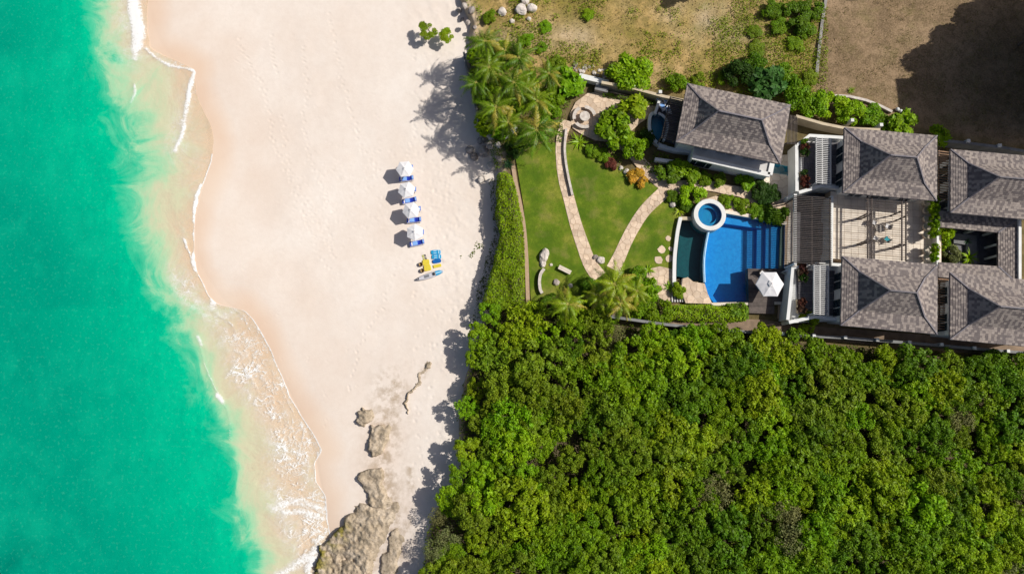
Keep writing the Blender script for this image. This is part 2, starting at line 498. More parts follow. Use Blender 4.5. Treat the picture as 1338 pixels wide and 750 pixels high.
# a low scarp cut into the sand by the last storm (the crooked line above the rocks)
scarp = [(559, 474), (555, 484), (550, 492), (546, 500), (537, 512), (531, 522), (530, 530), (535, 541)]
sd = seg_dist(PX, PY, scarp)
sidex = PX - np.interp(PY, [s[1] for s in scarp], [s[0] for s in scarp])
V, F = grid_mesh("beach", PX, PY, Z, None)
t = NT("sand")
wet = t.attr("wet")
n1 = t.noise(0.12, 4.0); n2 = t.noise(1.6, 5.0, 0.65); n3 = t.noise(14.0, 3.0, 0.7)
dryc = t.ramp(n1, [(0.35, (0.755, 0.655, 0.57)), (0.65, (0.81, 0.73, 0.655))])
dryc = t.mix(t.ramp(n2, [(0.40, 0.0), (0.72, 0.22)]), dryc, (0.60, 0.50, 0.41))
wetc = t.ramp(n1, [(0.35, (0.74, 0.545, 0.405)), (0.65, (0.78, 0.615, 0.48))])
wf = t.math('ADD', wet, t.math('MULTIPLY_ADD', t.noise(0.18, 3.0), 0.30, -0.15), clamp=True)
c = t.mix(wf, dryc, wetc)
c = t.mix(t.math('MULTIPLY', t.ramp(n3, [(0.58, 0.0), (0.75, 1.0)]), 0.12), c, (0.45, 0.37, 0.29))
# brown stone-stained sand round the outcrops
st = t.attr("stain")
c = t.mix(t.math('MULTIPLY', st, t.ramp(t.noise(0.8, 5.0, 0.65), [(0.42, 0.0), (0.62, 0.85)])), c, (0.42, 0.32, 0.22))
t.base(c)
rr = t.math('MULTIPLY_ADD', wf, -0.35, 0.92); t.l(rr, t.b.inputs["Roughness"]); t.b.inputs["Specular IOR Level"].default_value = 0.2
t.bump(t.noise(4.0, 5.0, 0.7), 0.2, 0.06)
M['sand'] = t.m
me = np_mesh("beach", V, F, M['sand'], True)
ad = seg_dist(PX, PY, list(zip(A_X, A_Y))) * np.where(PX > fA(PY), 1, -1)
wetv = 1 - sstep(2, 44 + 22 * (vnoise(PX, PY, 90, 9, 2) - 0.5), ad)
wetv = np.maximum(wetv, 0.22 * (1 - sstep(40, 130, ad)))
wetv *= 1 - 0.45 * sstep(0, 40, -ad)
set_attr(me, "wet", wetv)
stain = np.exp(-(seg_dist(PX, PY, [(512, 505), (505, 560), (500, 600), (505, 650), (520, 690), (505, 745)]) / 22) ** 2)
stain = np.maximum(stain, 0.9 * np.exp(-(seg_dist(PX, PY, [(536, 610), (537, 640)]) / 6) ** 2))
stain = np.maximum(stain, 0.9 * np.exp(-(seg_dist(PX, PY, [(556, 478), (552, 490)]) / 5) ** 2))
set_attr(me, "stain", stain)
beach = add("beach", me); tag(beach, kind="structure")

# ---- sea
rows = far_rows(np.arange(-60, 821, 2.0))
dist = np.concatenate([[0, 0.7, 1.4], np.arange(2.5, 150, 1.8), np.arange(150, 520, 6), [600, 900, 1500, 4000, 12000, 30000]])[::-1]
PY = np.repeat(rows[:, None], len(dist), 1)
PX = fA(PY) - dist[None, :]
tt = (PX - fB(PY)) / (fA(PY) - fB(PY))          # 0 at the outer edge of the shallows, 1 at the swash edge
tt0 = tt
foam = np.zeros(PX.shape); lace = np.zeros(PX.shape)
WX = PX + 7 * (vnoise(PX, PY, 26, 23, 3) - 0.5); WY = PY + 7 * (vnoise(PX, PY, 26, 24, 3) - 0.5)
def fline(line, w, amp, tgt=foam, pw=1.5):
    d = seg_dist(WX, WY, smooth_line(line, 4) if len(line) > 2 else line) + 2.2 * (vnoise(PX, PY, 9, 21, 2) - 0.5) * min(1.0, w / 3)
    np.maximum(tgt, amp * np.exp(-(np.clip(d, 0, None) / (w * 1.15)) ** pw) * (0.72 + 0.45 * vnoise(PX, PY, 18, 22, 2)), out=tgt)
fline([(171, -20), (173, 5), (177, 25), (180, 45), (180, 60)], 10, 1.1, pw=2.2)
fline([(180, 58), (178, 75)], 5, 0.95)
fline([(176, 110), (175, 122), (170, 136)], 2.6, 0.72)
fline([(192, 64), (203, 74), (216, 82), (232, 87), (246, 90), (257, 93)], 3.6, 0.95)
fline([(196, 62), (214, 70), (236, 80), (252, 88)], 5, 0.55)
fline([(257, 93), (251, 108), (247, 125), (245, 145), (241, 162), (235, 182), (229, 198)], 4.0, 1.05)
fline([(244, 150), (237, 178), (230, 199)], 5.0, 0.85)
fline([(263, 244), (256, 266), (254, 285), (256, 305), (257, 320), (252, 335), (254, 349), (264, 364), (272, 378), (279, 392), (278, 403)], 4.2, 1.1)
fline([(240, 312), (245, 328), (250, 343), (256, 352), (266, 368), (275, 386)], 3.0, 0.95)
fline([(262, 366), (276, 388)], 4.5, 0.95)
fline([(336, 420), (337, 432), (333, 443), (326, 452), (316, 464), (308, 478), (296, 494)], 1.9, 0.85)
fline([(399, 560), (398, 570), (393, 578), (380, 586), (363, 592)], 1.7, 0.85)
fline([(262, 448), (262, 462), (268, 480), (278, 500), (288, 516), (297, 530), (301, 548), (300, 572)], 1.5, 0.62)
fline([(285, 516), (293, 524)], 4.0, 0.95)
fline([(259, 440), (264, 452)], 3.6, 0.75)
fline([(358, 664), (372, 657), (390, 655), (408, 660), (424, 666)], 10, 0.82)
fline([(372, 668), (396, 666), (420, 676)], 8, 0.80)
fline([(380, 655), (404, 650), (424, 656)], 3, 0.9)
fline([(362, 752), (380, 742), (396, 732), (410, 724), (418, 712)], 9, 0.86)
fline([(392, 716), (406, 700), (420, 688)], 3.0, 0.75)
fline([(405, 760), (400, 745), (410, 730)], 8, 0.9)
for ln_ in ([(300, 402), (318, 414), (326, 432), (336, 452), (350, 486)], [(284, 412), (304, 426), (314, 446), (318, 470), (330, 500), (346, 524)], [(372, 512), (384, 540), (390, 560), (384, 584), (368, 600)], [(400, 590), (402, 612), (396, 634), (380, 648)], [(418, 640), (408, 664), (414, 684), (400, 704)], [(332, 470), (352, 510), (364, 545), (368, 575)]):
    fline(ln_, 1.7, 0.72)
for ln_, w_, am_ in (([(330, 425), (318, 455), (300, 490)], 9, 0.5), ([(345, 450), (362, 500), (372, 540)], 8, 0.5), ([(372, 540), (392, 580), (400, 620)], 9, 0.55), ([(360, 560), (376, 600), (398, 640)], 7, 0.5),
                     ([(352, 660), (380, 676), (402, 690)], 10, 0.6), ([(365, 700), (385, 715), (400, 735)], 9, 0.5), ([(270, 420), (290, 440), (300, 470)], 8, 0.5), ([(236, 392), (258, 408), (280, 430)], 8, 0.45), ([(176, 10), (190, 40), (188, 70)], 14, 0.5)):
    fline(ln_, w_, am_)
edge = np.where(PY > 200, 1.0, 0.25) * np.where(np.abs(PY - 300) < 60, 0.6, 1.0)
np.maximum(foam, edge * 0.92 * np.exp(-((fA(PY) - PX) / (1.6 + 1.6 * vnoise(PX, PY, 30, 31, 2))) ** 2), out=foam)
# lacy foam left behind on the swash
reg = sstep(398, 425, PY) * (1 - sstep(722, 775, PY)) * sstep(0.30, 0.62, tt + 0.25 * (vnoise(PX, PY, 40, 41, 2) - 0.5))
lace = reg * (0.50 + 0.75 * vnoise(PX, PY, 34, 42, 2))
reg2 = sstep(330, 372, PY) * (1 - sstep(440, 475, PY)) * sstep(0.25, 0.55, tt)
lace = np.maximum(lace, reg2 * (0.35 + 0.5 * vnoise(PX, PY, 22, 43, 2)))
lace = np.maximum(lace, 0.42 * sstep(0.55, 0.9, tt) * vnoise(PX, PY, 30, 44, 2))
for ln, w in (([(172, 0), (180, 60)], 26), ([(257, 93), (230, 198)], 14), ([(200, 70), (255, 92)], 12)):
    lace = np.maximum(lace, 0.55 * np.exp(-(seg_dist(PX, PY, ln) / w) ** 2))
Z = np.maximum(SEA_Z + 0.05, beach_z(PX, PY) + 0.02)
Z += 0.07 * np.clip(foam, 0, 1) * np.clip((fA(PY) - PX) / 8, 0, 1) + 0.10 * (vnoise(PX, PY, 26, 51, 3) - 0.5) * np.clip((fA(PY) - PX) / 30, 0, 1)
V, F = grid_mesh("sea", PX, PY, Z, None)
me = None
t = NT("sea_water")
P = t.pos()
sh = t.attr("shallow"); fo = t.attr("foam"); lc = t.attr("lace")
w1 = t.noise(0.15, 6.0, 0.68, dist=1.2); w2 = t.noise(0.5, 4.0, 0.6, dist=0.5)
s2 = t.math('ADD', sh, t.math('ADD', t.math('MULTIPLY_ADD', w1, 1.25, -0.625), t.math('MULTIPLY_ADD', w2, 0.20, -0.10)))
# far water stays calm in colour: the plume noise only matters near the shallows
near = t.math('MULTIPLY_ADD', sh, 0.9, 1.0, clamp=True)
s3 = t.math('ADD', t.math('MULTIPLY', s2, near), t.math('MULTIPLY', sh, t.math('SUBTRACT', 1.0, near)))
f = t.math('MULTIPLY_ADD', s3, 0.25, 0.5, clamp=True)     # s = -2 -> 0, 0 -> .5, 1 -> .75, 2 -> 1
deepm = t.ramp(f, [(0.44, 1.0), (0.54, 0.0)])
wc = t.ramp(f, [(0.08, (0.0, 0.27, 0.175)), (0.34, (0.0, 0.395, 0.225)), (0.46, (0.0, 0.475, 0.255)), (0.515, (0.09, 0.54, 0.31)), (0.565, (0.33, 0.62, 0.375)), (0.645, (0.64, 0.66, 0.44)), (0.75, (0.77, 0.67, 0.49))])
mp = t.n("Mapping"); mp.inputs["Rotation"].default_value = (0, 0, R(18)); mp.inputs["Scale"].default_value = (0.42, 0.13, 0.3); t.l(P, mp.inputs["Vector"])
streak = t.noise(1.0, 6.0, 0.62, vec=mp.outputs[0], dist=0.6)
wc = t.mix(t.math('MULTIPLY', deepm, t.ramp(streak, [(0.34, 0.42), (0.60, 0.0)])), wc, (0.0, 0.29, 0.185))
wc = t.mix(t.math('MULTIPLY', t.attr("reef"), 0.55), wc, (0.0, 0.13, 0.10))
wc = t.mix(t.math('MULTIPLY', deepm, t.ramp(t.noise(2.4, 3.0, 0.6), [(0.56, 0.0), (0.74, 0.16)])), wc, (0.12, 0.62, 0.42))  # glint speckle: ripple sparkle painted into the deep water colour
ripple = t.noise(1.1, 5.0, 0.65, dist=0.5)
wc = t.mix(t.math('MULTIPLY', deepm, t.ramp(ripple, [(0.36, 0.30), (0.55, 0.0)])), wc, (0.0, 0.31, 0.195))
wc = t.mix(t.math('MULTIPLY', deepm, t.ramp(t.noise(0.22, 4.0, 0.6), [(0.48, 0.0), (0.70, 0.2)])), wc, (0.01, 0.52, 0.30))
op = t.ramp(f, [(0.45, 1.0), (0.57, 0.95), (0.66, 0.78), (0.735, 0.42), (0.79, 0.14)])
# foam breakup
def ridged(scale, dist, w0, w1):
    nz_ = t.noise(scale, 4.0, 0.55, dist=dist)
    return t.ramp(t.math('ABSOLUTE', t.math('SUBTRACT', nz_, 0.5)), [(0.0, 1.0), (w0, 0.55), (w1, 0.0)])
web = t.math('MAXIMUM', ridged(0.55, 1.2, 0.016, 0.06), t.math('MULTIPLY', ridged(1.5, 0.8, 0.022, 0.075), 0.75))
patch = t.ramp(t.noise(0.35, 4.0, 0.6), [(0.40, 0.0), (0.62, 1.0)])
web = t.math('MULTIPLY', web, t.math('MULTIPLY_ADD', patch, 0.85, 0.15))
fine = t.noise(3.2, 5.0, 0.75)
lacef = t.math('MULTIPLY', t.math('MULTIPLY', lc, 1.25), web)
lacef = t.math('ADD', lacef, t.math('MULTIPLY', lc, t.ramp(t.noise(1.1, 5.0, 0.7, dist=1.0), [(0.44, 0.0), (0.74, 0.85)])))
fine2 = t.noise(1.3, 5.0, 0.7, dist=1.5)
brk = t.math('ADD', t.math('MULTIPLY_ADD', fine, 1.3, -0.65), t.math('MULTIPLY_ADD', fine2, 0.9, -0.45))
fsolid = t.math('MULTIPLY', t.math('ADD', fo, brk), t.math('MULTIPLY', fo, 1.5, clamp=True))
fsolid = t.ramp(fsolid, [(0.25, 0.0), (0.85, 0.95)])
ff = t.math('MAXIMUM', lacef, fsolid, clamp=True)
ff = t.math('MINIMUM', ff, 1.0)
colr = t.mix(ff, wc, (0.86, 0.86, 0.85))
opa = t.math('MAXIMUM', op, ff)
t.base(colr); t.rough(0.25, 0.03)
rough = t.math('MULTIPLY_ADD', ff, 0.6, 0.18); t.l(rough, t.b.inputs["Roughness"])
hgt = t.math('ADD', t.math('MULTIPLY', t.noise(0.9, 5.0, 0.6, dist=0.4), 1.0), t.math('MULTIPLY', ff, 0.5))
t.bump(hgt, 0.22, 0.25)
tr = t.n("BsdfTransparent"); tr.inputs[0].default_value = (0.99, 0.97, 0.92, 1)
mx = t.n("MixShader"); t.l(opa, mx.inputs[0]); t.l(tr.outputs[0], mx.inputs[1]); t.l(t.b.outputs[0], mx.inputs[2]); t.l(mx.outputs[0], t.out.inputs[0])
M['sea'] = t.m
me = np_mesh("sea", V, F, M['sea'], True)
tts = np.clip(tt, -2.2, 1.2) + 0.36 * sstep(390, 450, PY) * sstep(0.0, 0.35, tt + 0.5 * (vnoise(PX, PY, 36, 47, 4) - 0.5)) * (1 - sstep(0.7, 1.0, tt))
set_attr(me, "reef", np.exp(-(seg_dist(PX, PY, [(-20, 745), (30, 735)]) / 30) ** 2) * sstep(0.3, 0.6, vnoise(PX, PY, 24, 46, 3)))
set_attr(me, "shallow", tts); set_attr(me, "foam", foam); set_attr(me, "lace", lace)
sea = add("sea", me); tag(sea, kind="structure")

# ---- land
POOL_HOLE = [(888, 286), (912, 284), (950, 277), (1026, 293), (1026, 395), (920, 396), (921, 369), (882, 364), (883, 318)]
PLUNGE_HOLE = [(850, 150), (862, 148), (872, 162), (866, 186), (856, 182), (849, 170)]
xs = np.concatenate([np.arange(704, 845, 4.5), np.arange(845, 1032, 1.6), np.arange(1034, 1440, 5), [1500, 1700, 2200, 4000, 9000, 30000]])
uu = np.concatenate([[-1.2, -0.8, -0.35, 0.0], np.linspace(0.02, 1, 16)[:-1]])
rows = far_rows(np.concatenate([np.arange(-60, 140, 4.0), np.arange(140, 192, 1.6), np.arange(192, 272, 4.0), np.arange(272, 400, 1.6), np.arange(400, 821, 4.0)]))
lx = fL(rows) + 5 * (vnoise(rows, rows * 0, 11, 61, 2) - 0.5)
left = np.where(uu[None, :] <= 0, lx[:, None] + 12 + uu[None, :] * 9, lx[:, None] + 12 + np.clip(uu, 0, 1)[None, :] * (692 - lx[:, None]))
PX = np.concatenate([left, np.repeat(xs[None, :], len(rows), 0)], 1)
PY = np.repeat(rows[:, None], PX.shape[1], 1)
prof = np.concatenate([[-1.9, -1.1, -0.3, -0.12], np.full(PX.shape[1] - 4, -0.12)])
Z = np.repeat(prof[None, :], len(rows), 0)
# flat inside the garden and villa, uneven in the scrub
GARDEN = [(640, 190), (745, 95), (862, 122), (1050, 148), (1340, 200), (1340, 465), (860, 430), (690, 402), (640, 395)]
flat = sstep(-14, 6, sdf(PX, PY, GARDEN))
Z += (1 - flat) * (PX > lx[:, None] + 1) * (0.45 * (vnoise(PX, PY, 55, 62, 3) - 0.5)) 
V, F = grid_mesh("land", PX, PY, Z, None)
fx, fy = PX.reshape(-1)[F], PY.reshape(-1)[F]
kill = np.zeros(len(F), bool)
for hp in (POOL_HOLE, PLUNGE_HOLE):
    kill |= inside(fx, fy, hp).any(1)
F = F[~kill]
t = NT("land_soil_and_dry_grass")
z1 = t.attr("forest"); z2 = t.attr("plot"); z3 = t.attr("sandy"); z4 = t.attr("green")
na = t.noise(0.16, 5.0, 0.6); nb = t.noise(0.9, 5.0, 0.65); nc = t.noise(5.0, 4.0, 0.7)
scrub = t.ramp(na, [(0.36, (0.40, 0.285, 0.075)), (0.50, (0.58, 0.385, 0.15)), (0.64, (0.69, 0.47, 0.235))])
scrub = t.mix(t.ramp(nb, [(0.42, 0.7), (0.58, 0.0)]), scrub, (0.22, 0.18, 0.055))
gm = t.math('MULTIPLY', z4, t.ramp(t.noise(0.45, 5.0, 0.68), [(0.42, 0.0), (0.56, 0.9)]))
scrub = t.mix(gm, scrub, (0.13, 0.16, 0.015))
scrub = t.mix(t.ramp(nc, [(0.45, 0.35), (0.62, 0.0)]), scrub, (0.13, 0.10, 0.045))
plot = t.ramp(na, [(0.34, (0.19, 0.13, 0.075)), (0.50, (0.27, 0.185, 0.11)), (0.66, (0.34, 0.235, 0.145))])
plot = t.mix(t.ramp(t.noise(0.28, 5.0, 0.7), [(0.50, 0.0), (0.66, 0.55)]), plot, (0.15, 0.13, 0.045))
plot = t.mix(t.ramp(nb, [(0.38, 0.6), (0.56, 0.0)]), plot, (0.13, 0.09, 0.05))
plot = t.mix(t.ramp(nc, [(0.50, 0.0), (0.66, 0.4)]), plot, (0.44, 0.32, 0.20))
plot = t.mix(t.ramp(nc, [(0.36, 0.5), (0.48, 0.0)]), plot, (0.10, 0.08, 0.035))
c = t.mix(z2, scrub, plot)
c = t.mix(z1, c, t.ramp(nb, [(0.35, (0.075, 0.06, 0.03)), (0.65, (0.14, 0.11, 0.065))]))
c = t.mix(z3, c, t.ramp(nb, [(0.35, (0.55, 0.42, 0.29)), (0.65, (0.70, 0.57, 0.44))]))
t.base(c); t.rough(0.95, 0.1)
t.bump(t.math('ADD', nb, t.math('MULTIPLY', nc, 0.5)), 0.8, 0.12)
M['land'] = t.m
me = np_mesh("land", V, F, M['land'], True)
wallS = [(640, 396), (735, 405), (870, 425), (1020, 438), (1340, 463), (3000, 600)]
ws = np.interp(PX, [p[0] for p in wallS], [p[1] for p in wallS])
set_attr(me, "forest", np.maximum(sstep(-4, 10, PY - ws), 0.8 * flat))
set_attr(me, "plot", sstep(1062, 1074, PX + (vnoise(PX, PY, 12, 63, 2) - 0.5) * 6 + (PY) * 0.04) * (1 - flat) * (PY < 230))
sandy = np.maximum(1 - sstep(4, 26, PX - fL(PY) + 14 * (vnoise(PX, PY, 16, 64, 2) - 0.5)), 0) * (PY < 420)
sandy = np.maximum(sandy, (1 - sstep(-6, 14, PX - fL(PY))) * (PY >= 420))
sandy = np.maximum(sandy, 0.75 * np.exp(-(seg_dist(PX, PY, [(655, 60), (700, 45), (760, 50)]) / 18) ** 2) * vnoise(PX, PY, 25, 66, 2))
sandy = np.maximum(sandy, 0.55 * np.exp(-(seg_dist(PX, PY, [(890, 15), (960, 30)]) / 26) ** 2) * vnoise(PX, PY, 25, 67, 2))
set_attr(me, "sandy", sandy)
set_attr(me, "green", np.clip(0.35 + 0.9 * (vnoise(PX, PY, 70, 65, 2) - 0.35), 0, 1))
land = add("land", me); tag(land, kind="structure")
LAND_ROWS = rows

# ------------------------------------------------------------------ paving helpers
def clip_half(poly, m, d):
    """keep the part of polygon with (p - m).d <= 0"""
    out = []
    n = len(poly)
    for i in range(n):
        a, b = poly[i], poly[(i + 1) % n]
        fa = (a[0] - m[0]) * d[0] + (a[1] - m[1]) * d[1]; fb = (b[0] - m[0]) * d[0] + (b[1] - m[1]) * d[1]
        if fa <= 0: out.append(a)
        if (fa < 0 < fb) or (fb < 0 < fa):
            k = fa / (fa - fb); out.append((a[0] + (b[0] - a[0]) * k, a[1] + (b[1] - a[1]) * k))
    return out

def area2(p):
    return abs(sum(p[i][0] * p[(i + 1) % len(p)][1] - p[(i + 1) % len(p)][0] * p[i][1] for i in range(len(p)))) / 2

def crazy_paving(parent, poly, z, cell, name='flagstone', m='flag', joint=0.022, thick=0.05, seed=1, jitter=0.42):
    """irregular stones filling a polygon (world xy): each stone its own object under parent"""
    rs = random.Random(seed)
    xs = [p[0] for p in poly]; ys = [p[1] for p in poly]
    seeds = []
    nx = int((max(xs) - min(xs)) / cell) + 3; ny = int((max(ys) - min(ys)) / cell) + 3
    for i in range(nx):
        for j in range(ny):
            seeds.append((min(xs) + (i - 0.5 + (0.5 if j % 2 else 0) + rs.uniform(-jitter, jitter)) * cell, min(ys) + (j - 0.5 + rs.uniform(-jitter, jitter)) * cell))
    P0 = [(p[0], p[1]) for p in poly]
    sx = np.array([s[0] for s in seeds]); sy = np.array([s[1] for s in seeds])
    dd = sdf(sx, sy, P0)
    for k, s in enumerate(seeds):
        if dd[k] < -cell: continue
        q = P0
        near = np.argsort((sx - s[0]) ** 2 + (sy - s[1]) ** 2)[1:16]
        for j in near:
            m_ = ((s[0] + sx[j]) / 2, (s[1] + sy[j]) / 2)
            q = clip_half(q, m_, (sx[j] - s[0], sy[j] - s[1]))
            if len(q) < 3: break
        if len(q) < 3 or area2(q) < 0.04 * cell * cell: continue
        cx = sum(a[0] for a in q) / len(q); cy = sum(a[1] for a in q) / len(q)
        q2 = []
        for a in q:
            r = math.hypot(a[0] - cx, a[1] - cy)
            if r < 1e-6: continue
            f_ = max(0.3, 1 - joint / r); q2.append((cx + (a[0] - cx) * f_, cy + (a[1] - cy) * f_))
        if len(q2) < 3: continue
        zt = z + thick + rs.uniform(-0.012, 0.012)
        b = MB().prism(q2, z - 0.02, zt)
        b.build(name, M[m], parent)

def tiles(parent, p0, ux, uy, nu, nv, z, name='tile', m='tile', joint=0.018, thick=0.04, keep=None):
    """rectangular tiles: p0 corner, ux/uy full edge vectors"""
    p0, ux, uy = Vector((p0[0], p0[1], 0)), Vector((ux[0], ux[1], 0)), Vector((uy[0], uy[1], 0))
    lu, lv = ux.length / nu, uy.length / nv
    eu, ev = ux.normalized(), uy.normalized()
    b = MB().hexa([eu * joint + ev * joint, eu * (lu - joint) + ev * joint, eu * (lu - joint) + ev * (lv - joint), eu * joint + ev * (lv - joint)],
                  [eu * joint + ev * joint + Vector((0, 0, thick)), eu * (lu - joint) + ev * joint + Vector((0, 0, thick)), eu * (lu - joint) + ev * (lv - joint) + Vector((0, 0, thick)), eu * joint + ev * (lv - joint) + Vector((0, 0, thick))])
    me = b.mesh(name, M[m])
    off = wloc(parent)
    for i in range(nu):
        for j in range(nv):
            p = p0 + eu * (lu * i) + ev * (lv * j)
            c_ = p + eu * lu / 2 + ev * lv / 2
            if keep and not keep(c_.x, c_.y): continue
            add(name, me, parent, (p.x - off.x, p.y - off.y, z - off.z))

def ribbon(line, w):
    """polyline (x, y) -> closed outline of constant or listed width"""
    l_, r_ = [], []
    for i, p in enumerate(line):
        a = line[max(0, i - 1)]; b = line[min(len(line) - 1, i + 1)]
        dx, dy = b[0] - a[0], b[1] - a[1]; q = math.hypot(dx, dy) or 1
        ww = (w[i] if hasattr(w, '__len__') else w) / 2
        l_.append((p[0] - dy / q * ww, p[1] + dx / q * ww)); r_.append((p[0] + dy / q * ww, p[1] - dx / q * ww))
    return l_ + r_[::-1]

# ---- lawn
t = NT("mown_lawn")
la = t.noise(0.25, 4.0, 0.6); lb = t.noise(1.6, 5.0, 0.65); ld = t.noise(12.0, 3.0, 0.7)
c = t.ramp(la, [(0.38, (0.075, 0.145, 0.007)), (0.50, (0.135, 0.205, 0.012)), (0.61, (0.25, 0.265, 0.035))])
c = t.mix(t.ramp(lb, [(0.38, 0.45), (0.58, 0.0)]), c, (0.085, 0.13, 0.009))
c = t.mix(t.ramp(t.noise(0.33, 3.0, 0.6), [(0.54, 0.0), (0.70, 0.5)]), c, (0.28, 0.23, 0.075))
c = t.mix(t.ramp(ld, [(0.40, 0.4), (0.6, 0.0)]), c, (0.06, 0.10, 0.008))
t.base(c); t.rough(0.9, 0.15); t.bump(t.math('ADD', ld, lb), 0.9, 0.05)
M['lawn'] = t.m
LAWN = [(674, 208), (700, 188), (738, 186), (770, 196), (800, 214), (835, 238), (862, 232), (880, 262), (890, 282), (884, 320), (880, 352), (860, 358), (800, 372), (745, 396), (694, 398), (690, 330), (684, 268), (678, 232)]
b = MB().prism(WP(LAWN), -0.3, 0.03)
lawn = b.build("lawn", M['lawn']); tag(lawn, kind="structure")

# ---- garden paths of coral flagstones
def path(name, line, w, seed, cell=0.75, z=0.03):
    ln = smooth_line(line, 6)
    wl = [W(a, b_) for a, b_, *_ in ln]
    ws = [q[2] / PXM for q in ln] if len(ln[0]) > 2 else w / PXM
    poly = ribbon([(p.x, p.y) for p in wl], ws)
    bed = MB().prism(poly, -0.25, z + 0.012)
    o = bed.build(name, M['grout']); tag(o, kind="structure")
    crazy_paving(o, poly, z + 0.012, cell, seed=seed, thick=0.035)
    return o
path("garden_path", [(741, 158, 15), (734, 180, 14), (733, 205, 14), (737, 235, 15), (744, 262, 15), (752, 292, 16), (762, 322, 17), (771, 345, 18), (783, 362, 20)], 15, 11)
path("garden_path", [(878, 243, 18), (860, 258, 17), (842, 276, 16), (828, 297, 16), (817, 318, 16), (809, 336, 17), (801, 352, 19)], 16, 12)
path("garden_path", [(878, 247, 20), (900, 243, 16), (925, 243, 14), (950, 248, 14), (970, 252, 14), (990, 262, 14), (1012, 266, 16), (1034, 266, 14)], 14, 13)
path("garden_path", [(806, 178, 20), (826, 198, 18), (838, 214, 16), (856, 232, 18), (872, 243, 20)], 16, 14)
poly = [(p.x, p.y) for p in WP([(744, 150), (752, 134), (768, 122), (800, 120), (838, 130), (862, 136), (856, 150), (838, 160), (820, 176), (800, 186), (778, 184), (760, 176), (748, 168)])]
o = MB().prism(poly, -0.25, 0.044).build("garden_terrace", M['grout']); tag(o, kind="structure")
crazy_paving(o, poly, 0.046, 0.8, seed=21, thick=0.035)
poly = [(p.x, p.y) for p in WP([(846, 352), (862, 348), (879, 352), (879, 378), (890, 392), (870, 394), (852, 384), (844, 368)])]
o = MB().prism(poly, -0.25, 0.044).build("poolside_path", M['grout']); tag(o, kind="structure")
crazy_paving(o, poly, 0.046, 0.8, seed=22, thick=0.035)
# sandy strip along the hedge
b = MB().prism(WP(ribbon(smooth_line([(670, 215), (674, 240), (680, 268), (685, 300), (688, 340), (690, 398)], 5), 5)), -0.3, 0.045)
tag(b.build("edging_strip", M['grout']), kind="structure")
# passage between villa and south wall, and around the houses
b = MB().prism(WP([(730, 394), (870, 412), (1000, 418), (1035, 424), (1345, 448), (1345, 468), (1020, 440), (870, 427), (735, 408)]), -0.3, 0.0)
tag(b.build("service_passage", M['paving_brown']), kind="structure")
b = MB().prism(WP([(1010, 205), (1044, 200), (1046, 300), (1032, 420), (1016, 416), (1020, 300), (1030, 270), (1000, 262), (985, 235)]), -0.3, 0.05)
o = b.build("side_paving", M['grout']); tag(o, kind="structure")
crazy_paving(o, [(p.x, p.y) for p in WP([(1010, 205), (1044, 200), (1046, 300), (1032, 420), (1026, 416), (1029, 300), (1031, 268), (1000, 258), (985, 235)])], 0.05, 0.9, seed=23, m='tile', thick=0.03)
# ------------------------------------------------------------------ hip roofs of small shingles
def shingle_face(mb, e0, e1, t1, t0, course=0.29, width=0.36, rs=random.Random(5), lift=0.032):
    """cover one roof plane (eave e0-e1, top t0-t1) with courses of separate shingles"""
    e0, e1, t0, t1 = Vector(e0), Vector(e1), Vector(t0), Vector(t1)
    ex = (e1 - e0); L = ex.length; ex.normalize()
    n = (e1 - e0).cross(t0 - e0)
    if n.length < 1e-6: n = (e1 - e0).cross(t1 - e0)
    n.normalize()
    if n.z < 0: n = -n
    ey = n.cross(ex); ey.normalize()
    if ey.dot((t0 + t1) / 2 - (e0 + e1) / 2) < 0: ey = -ey
    if mb.tone is None: mb.tone = []
    loc = lambda p: ((p - e0).dot(ex), (p - e0).dot(ey))
    x0t, S = loc(t0); x1t, _ = loc(t1)
    rows_ = max(2, int(round(S / course))); dv = S / rows_
    for r in range(rows_):
        y0, y1 = r * dv, min(S, (r + 1.12) * dv)
        ym = (r + 0.5) * dv / S
        xl, xr = x0t * ym, L + (x1t - L) * ym
        if xr - xl < 0.08: continue
        x = xl - (width * (0.5 if r % 2 else 0.0)) - rs.uniform(0, 0.1)
        kk = r // 2
        while x < xr:
            w = width * rs.uniform(0.85, 1.15); kk += 1
            a, b = max(x, xl) + 0.006, min(x + w, xr) - 0.006
            x += w
            if b - a < 0.03: continue
            yy = y0 + rs.uniform(-0.02, 0.03)
            h0, h1 = lift + rs.uniform(0, 0.018), 0.010
            pts = []
            for (px_, py_, hh) in ((a, yy, 0), (b, yy, 0), (b, y1, 0), (a, y1, 0), (a, yy, h0), (b, yy, h0), (b, y1, h1), (a, y1, h1)):
                pts.append(e0 + ex * px_ + ey * py_ + n * hh)
            mb.raw(pts, [(4, 5, 6, 7), (0, 1, 5, 4), (1, 2, 6, 5), (3, 0, 4, 7)])
            tn = (0.75 if (kk % 2) != (rs.random() < 0.2) else 0.25) + rs.uniform(-0.22, 0.22)
            mb.tone += [tn] * 8

def rect_from(corners, z):
    """TL, TR, BR, BL pixels at height z -> centre, half sizes, angle"""
    c = WP(corners, z)
    ctr = sum(c, Vector((0, 0, 0))) / 4
    ux = ((c[1] - c[0]) + (c[2] - c[3])) / 2; uy = ((c[0] - c[3]) + (c[1] - c[2])) / 2
    a = math.atan2(ux.y, ux.x); a2 = math.atan2(uy.y, uy.x) - math.pi / 2
    return ctr, ux.length / 2, uy.length / 2, (a + a2) / 2

